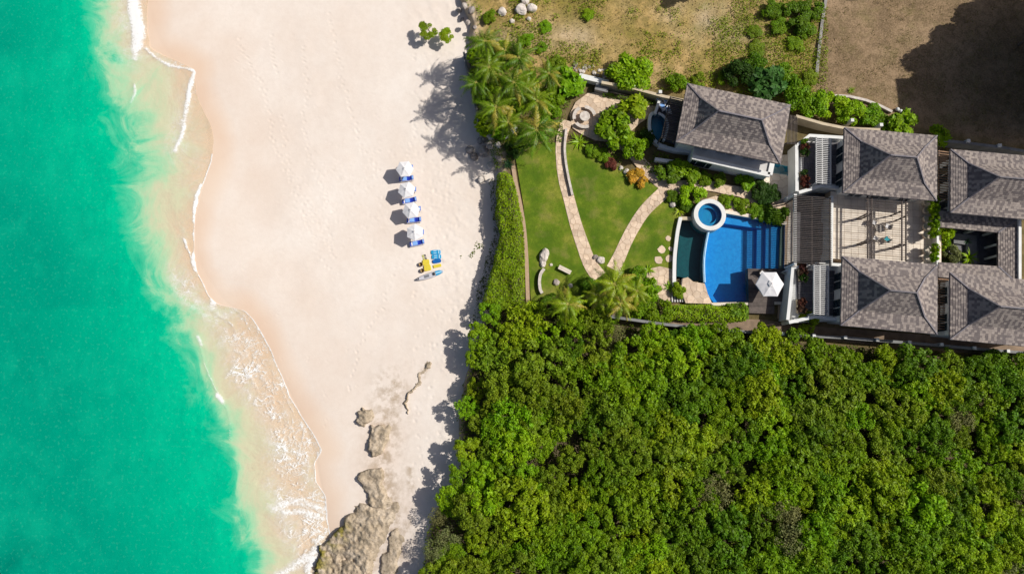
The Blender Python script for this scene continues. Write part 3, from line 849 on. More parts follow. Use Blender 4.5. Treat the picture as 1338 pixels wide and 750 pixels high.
def hip_roof(root, ctr, a, b, ang, z0, d1, p1, p2, seed, tone=None):
    """two-pitch hip roof: eave rectangle a x b (half sizes); parts shingles, roof_deck, hip and ridge caps"""
    ca, sa = math.cos(ang), math.sin(ang)
    g = lambda x, y, z: Vector((ctr.x + x * ca - y * sa, ctr.y + x * sa + y * ca, z))
    z1 = z0 + d1 * math.tan(R(p1)); z2 = z1 + (b - d1) * math.tan(R(p2))
    E = [g(-a, -b, z0), g(a, -b, z0), g(a, b, z0), g(-a, b, z0)]
    K = [g(-a + d1, -b + d1, z1), g(a - d1, -b + d1, z1), g(a - d1, b - d1, z1), g(-a + d1, b - d1, z1)]
    rl = a - b
    r0, r1 = g(-rl, 0, z2), g(rl, 0, z2)
    low = lambda v, dz: v - Vector((0, 0, dz))
    deck = MB()
    deck.raw([low(v, 0.02) for v in E] + [low(v, 0.02) for v in K] + [low(r0, 0.02), low(r1, 0.02)] + [low(v, 0.22) for v in E],
             [(0, 1, 5, 4), (1, 2, 6, 5), (2, 3, 7, 6), (3, 0, 4, 7), (4, 5, 9, 8), (5, 6, 9), (6, 7, 8, 9), (7, 4, 8),
              (10, 11, 1, 0), (11, 12, 2, 1), (12, 13, 3, 2), (13, 10, 0, 3), (13, 12, 11, 10)])
    roof = deck.build("roof", M['roof_under'], root)
    sh = MB(); rs = random.Random(seed)
    for i in range(4):
        j = (i + 1) % 4
        shingle_face(sh, E[i], E[j], K[j], K[i], rs=rs)
    tops = [(K[0], K[1], r1, r0), (K[1], K[2], r1, r1), (K[2], K[3], r0, r1), (K[3], K[0], r0, r0)]
    for e0, e1, t1, t0 in tops: shingle_face(sh, e0, e1, t1, t0, rs=rs)
    o = sh.build("shingles", M['shingle'], roof); o["kind"] = "stuff"; set_attr(o.data, "tone", sh.tone)
    ends = [r0, r1, r1, r0]
    for i in range(4):
        MB().bar(E[i] + Vector((0, 0, 0.05)), K[i] + Vector((0, 0, 0.075)), 0.15, 0.09).build("hip_cap", M['ridge'], roof)
        MB().bar(K[i] + Vector((0, 0, 0.075)), ends[i] + Vector((0, 0, 0.085)), 0.15, 0.09).build("hip_cap", M['ridge'], roof)
    MB().bar(r0 + Vector((0, 0, 0.085)), r1 + Vector((0, 0, 0.085)), 0.18, 0.10).build("ridge_cap", M['ridge'], roof)
    for i in range(4):
        MB().bar(E[i] - Vector((0, 0, 0.13)), E[(i + 1) % 4] - Vector((0, 0, 0.13)), 0.07, 0.20).build("gutter", M['ridge'], roof)
    return roof

def windows(root, ctr, a, b, ang, z0, specs):
    """specs: (side, offset along the side, width, sill z, head z); sides s, n, w, e; frames proud of the wall"""
    ca, sa = math.cos(ang), math.sin(ang)
    for side, off, w, zs, zh in specs:
        ax = {'s': (1, 0, 0, -b), 'n': (1, 0, 0, b), 'w': (0, 1, -a, 0), 'e': (0, 1, a, 0)}[side]
        x, y = ax[2] + ax[0] * off, ax[3] + ax[1] * off
        out = {'s': (0, -1), 'n': (0, 1), 'w': (-1, 0), 'e': (1, 0)}[side]
        def place(dx, t):   # along the wall, out of the wall
            lx, ly = x + ax[0] * dx + out[0] * t, y + ax[1] * dx + out[1] * t
            return (ctr.x + lx * ca - ly * sa, ctr.y + lx * sa + ly * ca)
        zc, hz = (zs + zh) / 2, zh - zs
        rz = ang + (0 if side in 'sn' else math.pi / 2)
        fr = MB()
        for dx in (-w / 2, w / 2, 0):
            p = place(dx, 0.03); fr.box((p[0], p[1], zc), (0.09, 0.10, hz + 0.09), rz)
        for zz in (zs, zh):
            p = place(0, 0.03); fr.box((p[0], p[1], zz), (w - 0.1, 0.095, 0.085), rz)
        f_ = fr.build("window", M['white_wood'], root)
        for q in (-1, 1):
            p = place(q * w / 4, 0.012)
            MB().box((p[0], p[1], zc), (w / 2 - 0.1, 0.03, hz - 0.09), rz).build("pane", M['glass'], f_)

def pavilion(label, corners, z0, d1, p1, p2, seed, specs, floor=0.0, inset=0.75, rect=None):
    ctr, a, b, ang = rect if rect else rect_from(corners, z0)
    root = empty("pavilion", (ctr.x, ctr.y, 0), label, "building", "shingle roofed pavilions of the villa")
    hip_roof(root, ctr, a, b, ang, z0, d1, p1, p2, seed)
    MB().box((ctr.x, ctr.y, (z0 - 0.24) / 2 - 0.15), (2 * (a - inset), 2 * (b - inset), z0 - 0.24 + 0.3), ang).build("wall", M['plaster'], root)
    windows(root, ctr, a - inset, b - inset, ang, z0, specs)
    return root, ctr, a, b, ang

EAVE = 5.2
wspec = [('w', -1.8, 2.2, 1.3, 3.6), ('w', 1.6, 2.2, 1.3, 3.6), ('s', -3.0, 1.8, 1.2, 3.5), ('s', 0.2, 2.6, 1.0, 3.5), ('s', 3.3, 1.6, 1.6, 3.4), ('n', -2.5, 1.5, 1.9, 3.4), ('n', 2.5, 1.5, 1.9, 3.4), ('e', 0, 1.6, 1.5, 3.5)]
H1 = pavilion("rotated grey shingle roof pavilion beside its own curved plunge pool", [(898.4, 108.3), (1031.5, 138), (1020.7, 216), (883.3, 184.6)], 5.0, 1.9, 17, 43, 1, wspec)
H2 = pavilion("grey shingle roof pavilion north of the slatted main terrace", [(1102.8, 166.9), (1224.7, 177.7), (1223.5, 262.9), (1102, 251.6)], EAVE, 1.9, 17, 45, 2, wspec)
H4 = pavilion("grey shingle roof pavilion south of the slatted main terrace", [(1100.8, 335.2), (1224.9, 345.9), (1224.4, 436.7), (1098.4, 424.8)], EAVE, 1.9, 17, 45, 4, wspec)
def half_rect(tl, bl, like, z):
    a, b, ang = like[2], (W(*tl, z) - W(*bl, z)).length / 2, like[4]
    mid = (W(*tl, z) + W(*bl, z)) / 2
    return (mid + Vector((math.cos(ang), math.sin(ang), 0)) * a, a, b, ang)
H3 = pavilion("upper right grey shingle roof pavilion cut by the frame, above the courtyard", None, EAVE, 1.9, 17, 45, 3, wspec, rect=half_rect((1241.3, 195.2), (1242.7, 278), H2, EAVE))
H5 = pavilion("lower right grey shingle roof pavilion cut by the frame, below the courtyard", None, EAVE, 1.9, 17, 45, 5, wspec, rect=half_rect((1241.5, 356.6), (1241.5, 443.3), H4, EAVE))

# ------------------------------------------------------------------ small builders for walls, pergolas, parapets
def wall_run(name, pts, z0, z1, w, m, label, cat="wall", group=None, closed=False, world=False):
    """a wall along pixel points given at height z1 (its top), or world points"""
    P_ = [Vector((p[0], p[1], 0)) for p in pts] if world else [Vector((*W(a, b, z1)[:2], 0)) for a, b in pts]
    poly = ribbon([(p.x, p.y) for p in P_], w)
    o = MB().prism(poly, z0, z1).build(name, M[m])
    return tag(o, label, cat, group)

def slat_row(root, a0, a1, b0, b1, n, z, w, h, m, name="slat"):
    """n bars from line a0-a1 to line b0-b1 (world xy points); shares one mesh"""
    a0, a1, b0, b1 = [Vector((p[0], p[1], 0)) for p in (a0, a1, b0, b1)]
    d = (b0 - a0)
    me = MB().bar((0, 0, 0), (d.x, d.y, 0), w, h).mesh(name, M[m])
    off = wloc(root)
    for i in range(n):
        t_ = (i + 0.5) / n
        p = a0.lerp(a1, t_)
        add(name, me, root, (p.x - off.x, p.y - off.y, z - off.z))

def pergola(label, quad, z, n, w, h, m, beams, posts, bm='wood_dark', base=0.0, group="slatted pergolas of the villa", beam_h=0.2):
    """quad: TL, TR, BR, BL pixels at height z; slats run TL->TR, stacked from top to bottom; beams: fractions along the slats; posts: (fraction, fraction)"""
    q = WP(quad, z)
    c = sum(q, Vector((0, 0, 0))) / 4
    root = empty("pergola", (c.x, c.y, base), label, "pergola", group)
    slat_row(root, q[0], q[3], q[1], q[2], n, z, w, h, m)
    for f_ in beams:
        a, b = q[0].lerp(q[1], f_), q[3].lerp(q[2], f_)
        MB().bar((a.x, a.y, z - h / 2 - beam_h / 2 - 0.004), (b.x, b.y, z - h / 2 - beam_h / 2 - 0.004), 0.12, beam_h).build("beam", M[bm], root)
    for u_, v_ in posts:
        a, b = q[0].lerp(q[1], u_), q[3].lerp(q[2], u_)
        p = a.lerp(b, v_)
        zt = z - h / 2 - beam_h - 0.006
        MB().box((p.x, p.y, (base + zt) / 2), (0.16, 0.16, zt - base)).build("post", M[bm], root)
    return root

# ------------------------------------------------------------------ main terrace between the four pavilions
DECK = 1.8
dk = [(1085, 250), (1230, 262), (1230, 348), (1085, 338)]
q = WP(dk, DECK)
terr = MB().prism([(p.x, p.y) for p in q], -0.2, DECK).build("main_terrace", M['grout']); tag(terr, kind="structure")
tiles(terr, q[3], q[2] - q[3], q[0] - q[3], 16, 10, DECK + 0.003)

pergola("wide slatted pergola over the table on the cream main terrace", [(1131, 254), (1187, 258), (1187, 341), (1131, 337)], 4.6, 29, 0.05, 0.06, 'slat_dark', (0.06, 0.155, 0.86, 0.955), [(0.06, 0.30), (0.155, 0.30), (0.06, 0.72), (0.155, 0.72), (0.86, 0.22), (0.955, 0.30), (0.86, 0.74), (0.955, 0.74)], base=DECK)
pergola("dense dark pergola over the shaded lounge beside the pool", [(1037, 255), (1086, 258), (1086, 348), (1037, 344)], 3.7, 38, 0.10, 0.14, 'slat_black', (0.5, 0.985), [(0.055, 0.03), (0.055, 0.97), (0.5, 0.03), (0.5, 0.97)], base=0.1)
_q = WP([(1038.8, 254), (1038.8, 346)], 3.5)
wb_ = MB().bar((_q[0].x, _q[0].y, 3.51), (_q[1].x, _q[1].y, 3.51), 0.36, 0.22).build("edge_beam", M['plaster'])
tag(wb_, "white edge beam under the slat ends of the dark lounge pergola", "beam")
for k_ in range(2):
    p_ = _q[0].lerp(_q[1], 0.01 + 0.98 * k_); MB().box((p_.x, p_.y, 1.75), (0.26, 0.26, 3.29)).build("column", M['plaster'], wb_)
# lounge floor below that pergola
q = WP([(1040, 252), (1088, 255), (1088, 345), (1040, 342)], 0.1)
lounge = MB().prism([(p.x, p.y) for p in q], -0.2, 0.1).build("lounge_floor", M['slate']); tag(lounge, kind="structure")
tiles(lounge, q[3], q[2] - q[3], q[0] - q[3], 5, 9, 0.103, m='slate', joint=0.012)
wall_run("terrace_wall", [(1087.5, 256), (1086.5, 343)], 0.0, 2.9, 0.32, 'plaster', "white wall dividing the shaded lounge from the main terrace")
wall_run("courtyard_wall", [(1225.5, 262), (1225.5, 346)], 0.0, 2.9, 0.28, 'plaster', "cream white wall behind the row of potted shrubs", "wall")

# ---- balcony terraces west of the north and south pavilions
def balcony(tag_word, floor_px, par_pts, fz, pz, perg, perg_label, n):
    q = WP(floor_px, fz)
    o = MB().prism([(p.x, p.y) for p in q], -0.2, fz).build("balcony_terrace", M['plaster']); tag(o, kind="structure")
    xs_ = [p.x for p in q]; ys_ = [p.y for p in q]
    P0 = [(p.x, p.y) for p in q]
    x0, x1, y0, y1 = min(xs_), max(xs_), min(ys_), max(ys_)
    nu, nv = int((x1 - x0) / 0.9), int((y1 - y0) / 0.9)
    tiles(o, (x0, y0), (x1 - x0, 0), (0, y1 - y0), nu, nv, fz + 0.003, m='slate', joint=0.012, keep=lambda x, y: float(sdf(np.array([x]), np.array([y]), P0)[0]) > 0.5)
    for pts, lab in par_pts:
        wall_run("parapet", pts, 0.0, pz, 0.42, 'plaster', lab, "parapet", "white parapets of the balcony terraces")
    pergola(perg_label, perg, pz + 1.3, n, 0.085, 0.10, 'white_wood', (0.0, 0.42, 1.0), [(0.0, 0.02), (0.0, 0.98)], bm='white_wood', base=fz)
balcony("north", [(1040, 190), (1057, 177), (1106, 181), (1104, 246), (1040, 250)],
        [([(1103, 180), (1058, 177.2), (1041, 190), (1041.5, 250)], "white chamfered parapet round the balcony of the north pavilion"),
         ([(1103, 246), (1073, 243), (1044, 251.5)], "white parapet on the pool side of the north balcony")],
        1.6, 2.5, [(1067, 179), (1086, 180.5), (1086, 241), (1067, 240)], "white slat pergola over the balcony of the north pavilion", 25)
balcony("south", [(1034, 350), (1060, 344), (1104, 346), (1102, 418), (1034, 422)],
        [([(1060, 345.5), (1036, 350), (1033, 384), (1029.5, 418)], "white parapet on the pool side of the south balcony"),
         ([(1102, 418), (1066, 413.5), (1031, 421)], "white parapet along the passage side of the south balcony"),
         ([(1102, 346.5), (1068, 344.5)], "short white parapet between lounge pergola and south balcony")],
        1.6, 2.5, [(1064, 346), (1083, 347.5), (1083, 412), (1064, 411)], "white slat pergola over the balcony of the south pavilion", 26)
wall_run("terrace_wall", [(1041, 252), (1028, 259)], 0.0, 1.3, 0.4, 'plaster', "short white diagonal wall between garden steps and lounge")
wall_run("terrace_wall", [(1036, 350), (1024, 356), (1030, 357)], 0.0, 1.3, 0.3, 'plaster', "short white diagonal wall beside the parasol deck")

# ---- gaps between the pavilions
pergola("brown slatted pergola between the two north pavilions", [(1226, 196), (1242, 198), (1242, 262), (1226, 261)], 3.6, 20, 0.09, 0.10, 'wood_warm', (0.1, 0.9), [(0.1, 0.05), (0.1, 0.95)], base=0.0)
pergola("timber slatted walkway roof between the two south pavilions", [(1226, 356), (1242, 357.5), (1242, 432), (1226, 431)], 3.0, 22, 0.09, 0.10, 'wood_warm', (0.15, 0.85), [(0.15, 0.05), (0.15, 0.95)], base=0.0)
pergola("narrow dark slat screen between rotated pavilion and north balcony", [(1042, 152), (1042, 190), (1027, 190), (1028, 150)], 3.4, 8, 0.06, 0.10, 'slat_dark', (0.08, 0.92), [(0.08, 0.05), (0.92, 0.95)], base=0.0)
pergola("dark slat pergola west of the rotated pavilion over its deck", [(876, 126), (893, 130), (880, 186), (864, 181)], 3.3, 26, 0.09, 0.12, 'wood_dark', (0.02, 0.98), [(0.02, 0.05), (0.02, 0.95)], base=0.1)

# ---- low gallery roof round the courtyard
gal = W(1276, 320)
root = empty("gallery", (gal.x, gal.y, 0), "low shingled gallery roof wrapped round the sunken courtyard", "building")
GZ0, GZ1 = 2.9, 3.35
oT = WP([(1226, 272), (1330, 285), (1330, 372), (1226, 362)], GZ1)   # outer edge
iT = WP([(1226, 296.5), (1304, 304), (1304, 348), (1226, 343)], GZ0)  # edge of the opening
deck_b = MB()
def facet(e0, e1, t1, t0):
    deck_b.raw([v - Vector((0, 0, 0.02)) for v in (e0, e1, t1, t0)] + [v - Vector((0, 0, 0.18)) for v in (e0, e1, t1, t0)], [(0, 1, 2, 3), (7, 6, 5, 4), (0, 4, 5, 1), (1, 5, 6, 2), (2, 6, 7, 3), (3, 7, 4, 0)])
sh = MB()
for e0, e1, t1, t0 in ((iT[1], iT[0], oT[0], oT[1]), (iT[2], iT[1], oT[1], oT[2]), (iT[3], iT[2], oT[2], oT[3])):
    facet(e0, e1, t1, t0); shingle_face(sh, e0, e1, t1, t0, rs=random.Random(9))
rf = deck_b.build("roof", M['roof_under'], root)
o = sh.build("shingles", M['shingle'], rf); o["kind"] = "stuff"; set_attr(o.data, "tone", sh.tone)
for i in (1, 2):
    MB().bar(iT[i] + Vector((0, 0, 0.06)), oT[i] + Vector((0, 0, 0.06)), 0.2, 0.1).build("valley_cap", M['ridge'], rf)
for i in range(3):
    MB().bar(iT[i] - Vector((0, 0, 0.1)), iT[i + 1] - Vector((0, 0, 0.1)), 0.07, 0.18).build("gutter", M['wood_dark'], rf)
for u_ in (0.0, 0.34, 0.67, 1.0):
    for e in (0, 1):
        p = (iT[0].lerp(iT[1], u_) if e == 0 else iT[3].lerp(iT[2], u_))
        MB().box((p.x, p.y + (0.25 if e == 0 else -0.25), 1.25), (0.25, 0.25, 2.4)).build("column", M['plaster'], root)
for u_ in (0.33, 0.67):
    p = iT[1].lerp(iT[2], u_); MB().box((p.x + 0.25, p.y, 1.25), (0.25, 0.25, 2.4)).build("column", M['plaster'], root)
wb = oT[1] + Vector((-0.3, -0.2, 0)); wc_ = oT[2] + Vector((-0.3, 0.2, 0))
MB().bar((wb.x, wb.y, 1.38), (wc_.x, wc_.y, 1.38), 0.25, 2.7).build("wall", M['plaster'], root)
q = WP([(1226, 290), (1312, 300), (1312, 352), (1226, 348)], 0.05)
o = MB().prism([(p.x, p.y) for p in q], -0.2, 0.05).build("courtyard_floor", M['slate']); tag(o, kind="structure")
tiles(o, q[3], q[2] - q[3], q[0] - q[3], 8, 6, 0.053, m='slate')
# pale kerb frame of the courtyard pond
q = WP([(1246, 305), (1276, 308), (1276, 345), (1262, 344), (1262, 320), (1246, 318)], 0.35)
o = MB().prism([(p.x, p.y) for p in q], 0.05, 0.4).build("planter_block", M['grey_wall']); tag(o, "grey L shaped stone planter block on the courtyard floor", "planter")
wall_run("gallery_wall", [(1333, 287), (1333, 372)], 0.0, 3.6, 0.35, 'plaster', "white wall strip east of the low gallery roof", "wall")

# ---- lower flat wing south of the rotated pavilion
fw = [(904, 199), (1006, 223), (1004, 207), (912, 184)]
q = WP([(904.5, 205), (1006, 228.5), (1010, 209), (909, 186)], 3.0)
c = sum(q, Vector((0, 0, 0))) / 4
root = empty("flat_roof_wing", (c.x, c.y, 0), "flat roofed white wing with rim along the rotated pavilion", "building")
MB().prism([(p.x, p.y) for p in q], -0.1, 2.75).build("wall", M['plaster'], root)
ctr_ = c; ux = ((q[1] - q[0]) + (q[2] - q[3])) / 2
ins = [c + (p - c) * 0.985 for p in q]
MB().prism([(p.x, p.y) for p in ins], 2.76, 2.80).build("roof", M['roof_pale'], root)
for i in (0, 1):
    MB().bar((q[i].x, q[i].y, 2.88), (q[i + 1].x, q[i + 1].y, 2.88), 0.62, 0.30).build("rim", M['plaster'], root)
L_ = (q[1] - q[0]); an = math.atan2(L_.y, L_.x)
for f_ in (0.09, 0.22):
    p = q[0].lerp(q[1], f_); nrm = Vector((math.sin(an), -math.cos(an), 0))
    w_ = MB().box((p.x + nrm.x * 0.03, p.y + nrm.y * 0.03, 1.35), (1.5, 0.1, 2.1), an).build("window", M['white_wood'], root)
    for s_ in (-1, 1):
        pp = p + nrm * 0.075 + L_.normalized() * s_ * 0.36
        MB().box((pp.x, pp.y, 1.35), (0.62, 0.05, 1.9), an).build("pane", M['glass'], w_)

# ---- low stepped white walls by the rotated pavilion
wall_run("garden_wall", [(856, 208), (888, 212.5)], 0.0, 0.8, 0.45, 'plaster', "low white wall at the foot of the plunge pool steps")
wall_run("garden_wall", [(861, 190), (882, 196), (908, 199)], 0.0, 0.9, 0.45, 'plaster', "low white wall between plunge pool and flat roofed wing")
wall_run("deck_wall", [(862, 130), (856, 149)], 0.0, 1.0, 0.35, 'plaster', "short white wall at the north end of the plunge pool")
q = WP([(862, 130), (896, 138), (886, 190), (866, 184), (874, 162), (864, 149), (857, 148)], 0.12)
o = MB().prism([(p.x, p.y) for p in q], -0.1, 0.12).build("plunge_deck", M['slate']); tag(o, kind="structure")

# ------------------------------------------------------------------ boundary walls with posts
def post_wall(label, pts, posts, z1, w, m, pm_='plaster', ph=0.35, rail=False, group="boundary walls"):
    P_ = [W(a, b, z1) for a, b in pts]
    c = sum(P_, Vector((0, 0, 0))) / len(P_)
    root = empty("boundary_wall", (c.x, c.y, 0), label, "wall", group)
    MB().prism(ribbon([(p.x, p.y) for p in P_], w), -0.4, z1).build("wall", M[m], root)
    MB().prism(ribbon([(p.x, p.y) for p in P_], w + 0.10), z1 + 0.003, z1 + 0.07).build("coping", M[m], root)
    for a, b in posts:
        p = W(a, b, z1 + ph)
        MB().box((p.x, p.y, (z1 + ph - 0.4) / 2), (w + 0.14, w + 0.14, z1 + ph + 0.4)).build("post", M[pm_], root)
    return root
post_wall("grey south boundary wall with white posts along the thicket", [(735, 405), (800, 414), (870, 424), (940, 431), (1020, 437), (1106, 441.5), (1200, 449), (1350, 462)],
          [(1023, 436), (1064, 438), (1105, 440.5), (1147, 443.5), (1189, 447), (1231, 450), (1274, 454.5), (1318, 458.5)], 1.5, 0.25, 'grey_wall')
post_wall("cream north boundary wall behind the rotated pavilion", [(786, 108), (829, 116), (866, 126), (900, 133)], [(828, 111), (863, 120)], 1.6, 0.28, 'cream')
post_wall("cream north boundary wall between the two pavilions' shrubs", [(1040, 152), (1075, 162), (1105, 168), (1150, 170)], [(1026, 154), (1114, 157), (1152, 163)], 1.8, 0.28, 'cream')
post_wall("grey boundary wall beyond the upper right pavilion", [(1222, 183), (1262, 187), (1310, 193), (1350, 200)], [(1266, 184), (1307, 190)], 1.7, 0.28, 'grey_wall')
wall_run("stone_kerb", [(1088, 125), (1110, 126), (1132, 131), (1150, 138), (1166, 146)], -0.3, 0.35, 0.35, 'white_rock', "curved pale stone kerb at the edge of the brown plot", "kerb")
wall_run("plot_kerb", [(1081, -10), (1075, 25), (1071, 60), (1067, 100)], -0.4, 0.16, 0.4, 'stone_grey', "straight stone kerb between scrub and the brown plot", "kerb")
wall_run("garden_bench_wall", [(757, 99), (795, 108)], 0.0, 1.0, 0.7, 'plaster', "white counter wall at the top of the garden terrace", "wall")
wall_run("barbecue_counter", [(778, 113), (795, 117)], 0.0, 0.9, 0.9, 'grey_wall', "grey barbecue counter against the garden terrace wall", "counter")
wall_run("beach_wall", smooth_line([(606, 68), (610, 90), (616, 115), (622, 140), (628, 165), (632, 182)], 5), -1.9, 0.12, 0.28, 'grey_wall', "thin grey retaining wall between palms and sand")
wall_run("path_edge_wall", smooth_line([(740, 168), (738, 195), (741, 222), (748, 255)], 6), 0.0, 0.45, 0.3, 'white_rock', "low curved stone edge along the left garden path", "kerb")

# ------------------------------------------------------------------ pools
t = NT("pool_water")
t.base((0.0, 0.08, 0.16)); t.rough(0.06, 0.5)
t.bump(t.noise(2.2, 4.0, 0.6), 0.25, 0.05)
tr = t.n("BsdfTransparent"); tr.inputs[0].default_value = (0.62, 0.90, 0.98, 1)
gl = t.n("BsdfGlossy"); gl.inputs["Roughness"].default_value = 0.08
bp = [n for n in t.t.nodes if n.type == 'BUMP'][0]; t.l(bp.outputs[0], gl.inputs["Normal"])
fr = t.n("Fresnel"); fr.inputs["IOR"].default_value = 1.33; t.l(bp.outputs[0], fr.inputs["Normal"])
mx = t.n("MixShader"); t.l(fr.outputs[0], mx.inputs[0]); t.l(tr.outputs[0], mx.inputs[1]); t.l(gl.outputs[0], mx.inputs[2]); t.l(mx.outputs[0], t.out.inputs[0])
M['pool_water'] = t.m
def pool_tile(name, c1, c2):
    t = NT(name)
    v = t.n("TexVoronoi"); v.feature = 'F1'; v.inputs["Scale"].default_value = 3.4; t.l(t.pos(), v.inputs["Vector"])
    c = t.mix(t.n("SeparateColor").outputs[0], c1, c2)
    sp = [n for n in t.t.nodes if n.type == 'SEPARATE_COLOR'][0]; t.l(v.outputs["Color"], sp.inputs[0])
    c = t.mix(t.ramp(t.noise(0.5, 3.0), [(0.4, 0.0), (0.65, 0.35)]), c, c2)
    t.base(c); t.rough(0.4, 0.4)
    return t.m
M['pool_blue'] = pool_tile("blue_mosaic", (0.0, 0.245, 0.63), (0.01, 0.325, 0.72))
M['weir'] = pool_tile("pale_blue_mosaic", (0.35, 0.62, 0.80), (0.50, 0.72, 0.85))
M['pool_teal'] = pool_tile("dark_teal_mosaic", (0.004, 0.06, 0.060), (0.006, 0.085, 0.08))
M['spa_blue'] = pool_tile("spa_mosaic", (0.01, 0.22, 0.46), (0.01, 0.30, 0.52))
M['plunge_teal'] = pool_tile("plunge_mosaic", (0.01, 0.30, 0.40), (0.01, 0.36, 0.46))

PZ = 0.30   # pool water level
def wp(pts, z): return [(p.x, p.y) for p in WP(pts, z)]
def basin(mb, poly, ztop, zbot):
    """open basin: floor and inner sides"""
    p = list(poly)
    ar = sum(p[i][0] * p[(i + 1) % len(p)][1] - p[(i + 1) % len(p)][0] * p[i][1] for i in range(len(p)))
    if ar < 0: p.reverse()
    n = len(p)
    mb.raw([(x, y, zbot) for x, y in p] + [(x, y, ztop) for x, y in p], [tuple(range(n))] + [((i + 1) % n, i, n + i, n + (i + 1) % n) for i in range(n)])
main_px = [(949, 279), (986, 286), (1025.5, 294), (1025, 330), (1024, 358), (1022, 392), (977, 393.5), (932, 395), (923, 383), (920.5, 368), (919.5, 342), (922, 320), (926, 300), (934, 292)]
catch_px = [(890.5, 287), (908, 287), (926, 300), (922, 320), (919.5, 342), (920.5, 368), (900, 366.5), (894, 363), (884, 361), (884.5, 340), (886.5, 318)]
pc = W(965, 335)
pool = empty("swimming_pool", (pc.x, pc.y, 0), "bright blue swimming pool with curved overflow edge beside the white spa", "pool")
mb = MB(); basin(mb, wp(main_px, PZ), PZ + 0.05, -1.25); mb.build("basin", M['pool_blue'], pool)
mb = MB().sheet(wp(main_px, PZ), PZ - 0.02); mb.build("water", M['pool_water'], pool)
# shallow shelf and steps on the house side, bench under the spa edge
for (x0, x1, zt) in ((1001, 1027, -0.35), (991, 1001, -0.8)):
    sx = (x0 - 1000) * 0
    MB().prism(wp([(x0, 286 + (x0 - 980) * 0.2 + 2), (x1, 287 + (x1 - 980) * 0.2 + 2), (x1 - 1.5, 392), (x0 - 1.5, 393)], -0.3), -1.3, zt).build("step", M['pool_blue'], pool)
MB().prism(wp([(944, 280), (998, 289), (994, 299), (940, 291)], -0.3), -1.3, -0.35).build("bench", M['pool_blue'], pool)
# overflow weir
MB().prism(wp(ribbon(smooth_line([(926.5, 300), (922.5, 320), (920, 342), (920.8, 369)], 6), 2.6), PZ), -1.3, PZ - 0.012).build("weir", M['weir'], pool)
# coping
for pts, w in (([(948, 276.5), (986, 283.5), (1028, 292)], 4.5), ([(1022, 395.5), (977, 396.5), (930, 397.5)], 4.0)):
    MB().prism(wp(ribbon(pts, w), PZ + 0.1), -0.2, PZ + 0.12).build("coping", M['tile'], pool)
basin_root = empty("catch_basin", (*W(905, 330)[:2], 0), "dark green catch basin below the pool's overflow edge", "pool")
mb = MB(); basin(mb, wp(catch_px, 0.0), 0.06, -1.2); mb.build("basin", M['pool_teal'], basin_root)
MB().sheet(wp(catch_px, 0.0), -0.12).build("water", M['pool_water'], basin_root)
MB().prism(wp(ribbon(smooth_line([(889.5, 284), (886, 300), (883.6, 318), (881.6, 340), (881, 374)], 6), 4.6), 0.5), -0.3, 0.5).build("rim_wall", M['plaster'], basin_root)
MB().prism(wp([(889, 283), (911, 283.5), (910, 287.5), (889.5, 287.5)], 0.4), -0.3, 0.4).build("end_wall", M['cream'], basin_root)
# raised round spa
sc_c = W(927.5, 280.5, 1.1)
spa = empty("round_spa", (sc_c.x, sc_c.y, 0), "raised round white spa tub overlapping the pool corner", "spa")
ro, ri_ = 2.14, 1.53
MB().lathe((sc_c.x, sc_c.y, 0), [(ro, -1.2), (ro, 1.02), (ro - 0.05, 1.1), (ri_ + 0.04, 1.1), (ri_, 1.06), (ri_, 0.95)], 56).build("rim", M['plaster'], spa, smooth=False)
MB().lathe((sc_c.x, sc_c.y, 0), [(ri_, 0.97), (ri_, 0.55), (1.05, 0.55), (1.05, 0.1), (0.0, 0.1)], 48).build("tub", M['spa_blue'], spa)
MB().lathe((sc_c.x, sc_c.y, 0), [(ri_, 0.94), (0.0, 0.94)], 48).build("water", M['pool_water'], spa)
# plunge pool of the rotated pavilion
pl_px = [(853, 151), (861, 150), (867, 155), (870, 163), (868, 174), (866, 180), (862, 184), (857, 180), (852, 172), (851, 162)]
plr = empty("plunge_pool", (*W(860, 168)[:2], 0), "small teal plunge pool with curved white wall west of the rotated pavilion", "pool")
mb = MB(); basin(mb, wp(pl_px, 0.5), 0.55, -0.7); mb.build("basin", M['plunge_teal'], plr)
MB().sheet(wp(pl_px, 0.5), 0.45).build("water", M['pool_water'], plr)
MB().prism(wp(ribbon(smooth_line([(858, 147), (850.5, 150), (848.5, 162), (850, 173), (856, 184), (864, 190), (871, 192)], 6), 4.2), 0.7), -0.3, 0.7).build("rim_wall", M['plaster'], plr)
MB().prism(wp(ribbon(smooth_line([(860, 148), (868, 153), (872.5, 163), (870, 176), (867, 184)], 6), 3.0), 0.55), -0.3, 0.58).build("inner_rim", M['plaster'], plr)
o = MB().sheet(wp([(1006, 214), (1031, 219), (1029, 229), (1008, 226)], 0.1), 0.10); o = o.build("reflecting_pool", M['pool_water'])
tag(o, "teal reflecting pool under the corner of the rotated pavilion", "pool")
mb = MB().prism(wp([(1005.5, 213), (1032, 218), (1030, 230), (1007, 227)], 0.05), -0.2, 0.085).build("floor", M['plunge_teal'], o)

# pool surrounds
poly = wp([(916, 262), (935, 256), (966, 264), (1000, 270), (1003, 288), (986, 283), (948, 276), (940, 262)], 0.2)
o = MB().prism(poly, -0.2, 0.16).build("spa_terrace", M['grout']); tag(o, kind="structure")
crazy_paving(o, poly, 0.162, 0.8, seed=31, m='flag', thick=0.03)
plat = wp([(892, 364), (899, 362), (906, 368), (921, 370.5), (925, 384), (931, 397), (896, 396), (890, 380)], 0.5)
o = MB().prism(plat, -0.3, 0.42).build("stone_platform", M['white_rock']); tag(o, "pale stone platform between catch basin and hedge", "platform")
crazy_paving(o, plat, 0.43, 0.9, seed=33, m='flag', thick=0.04)
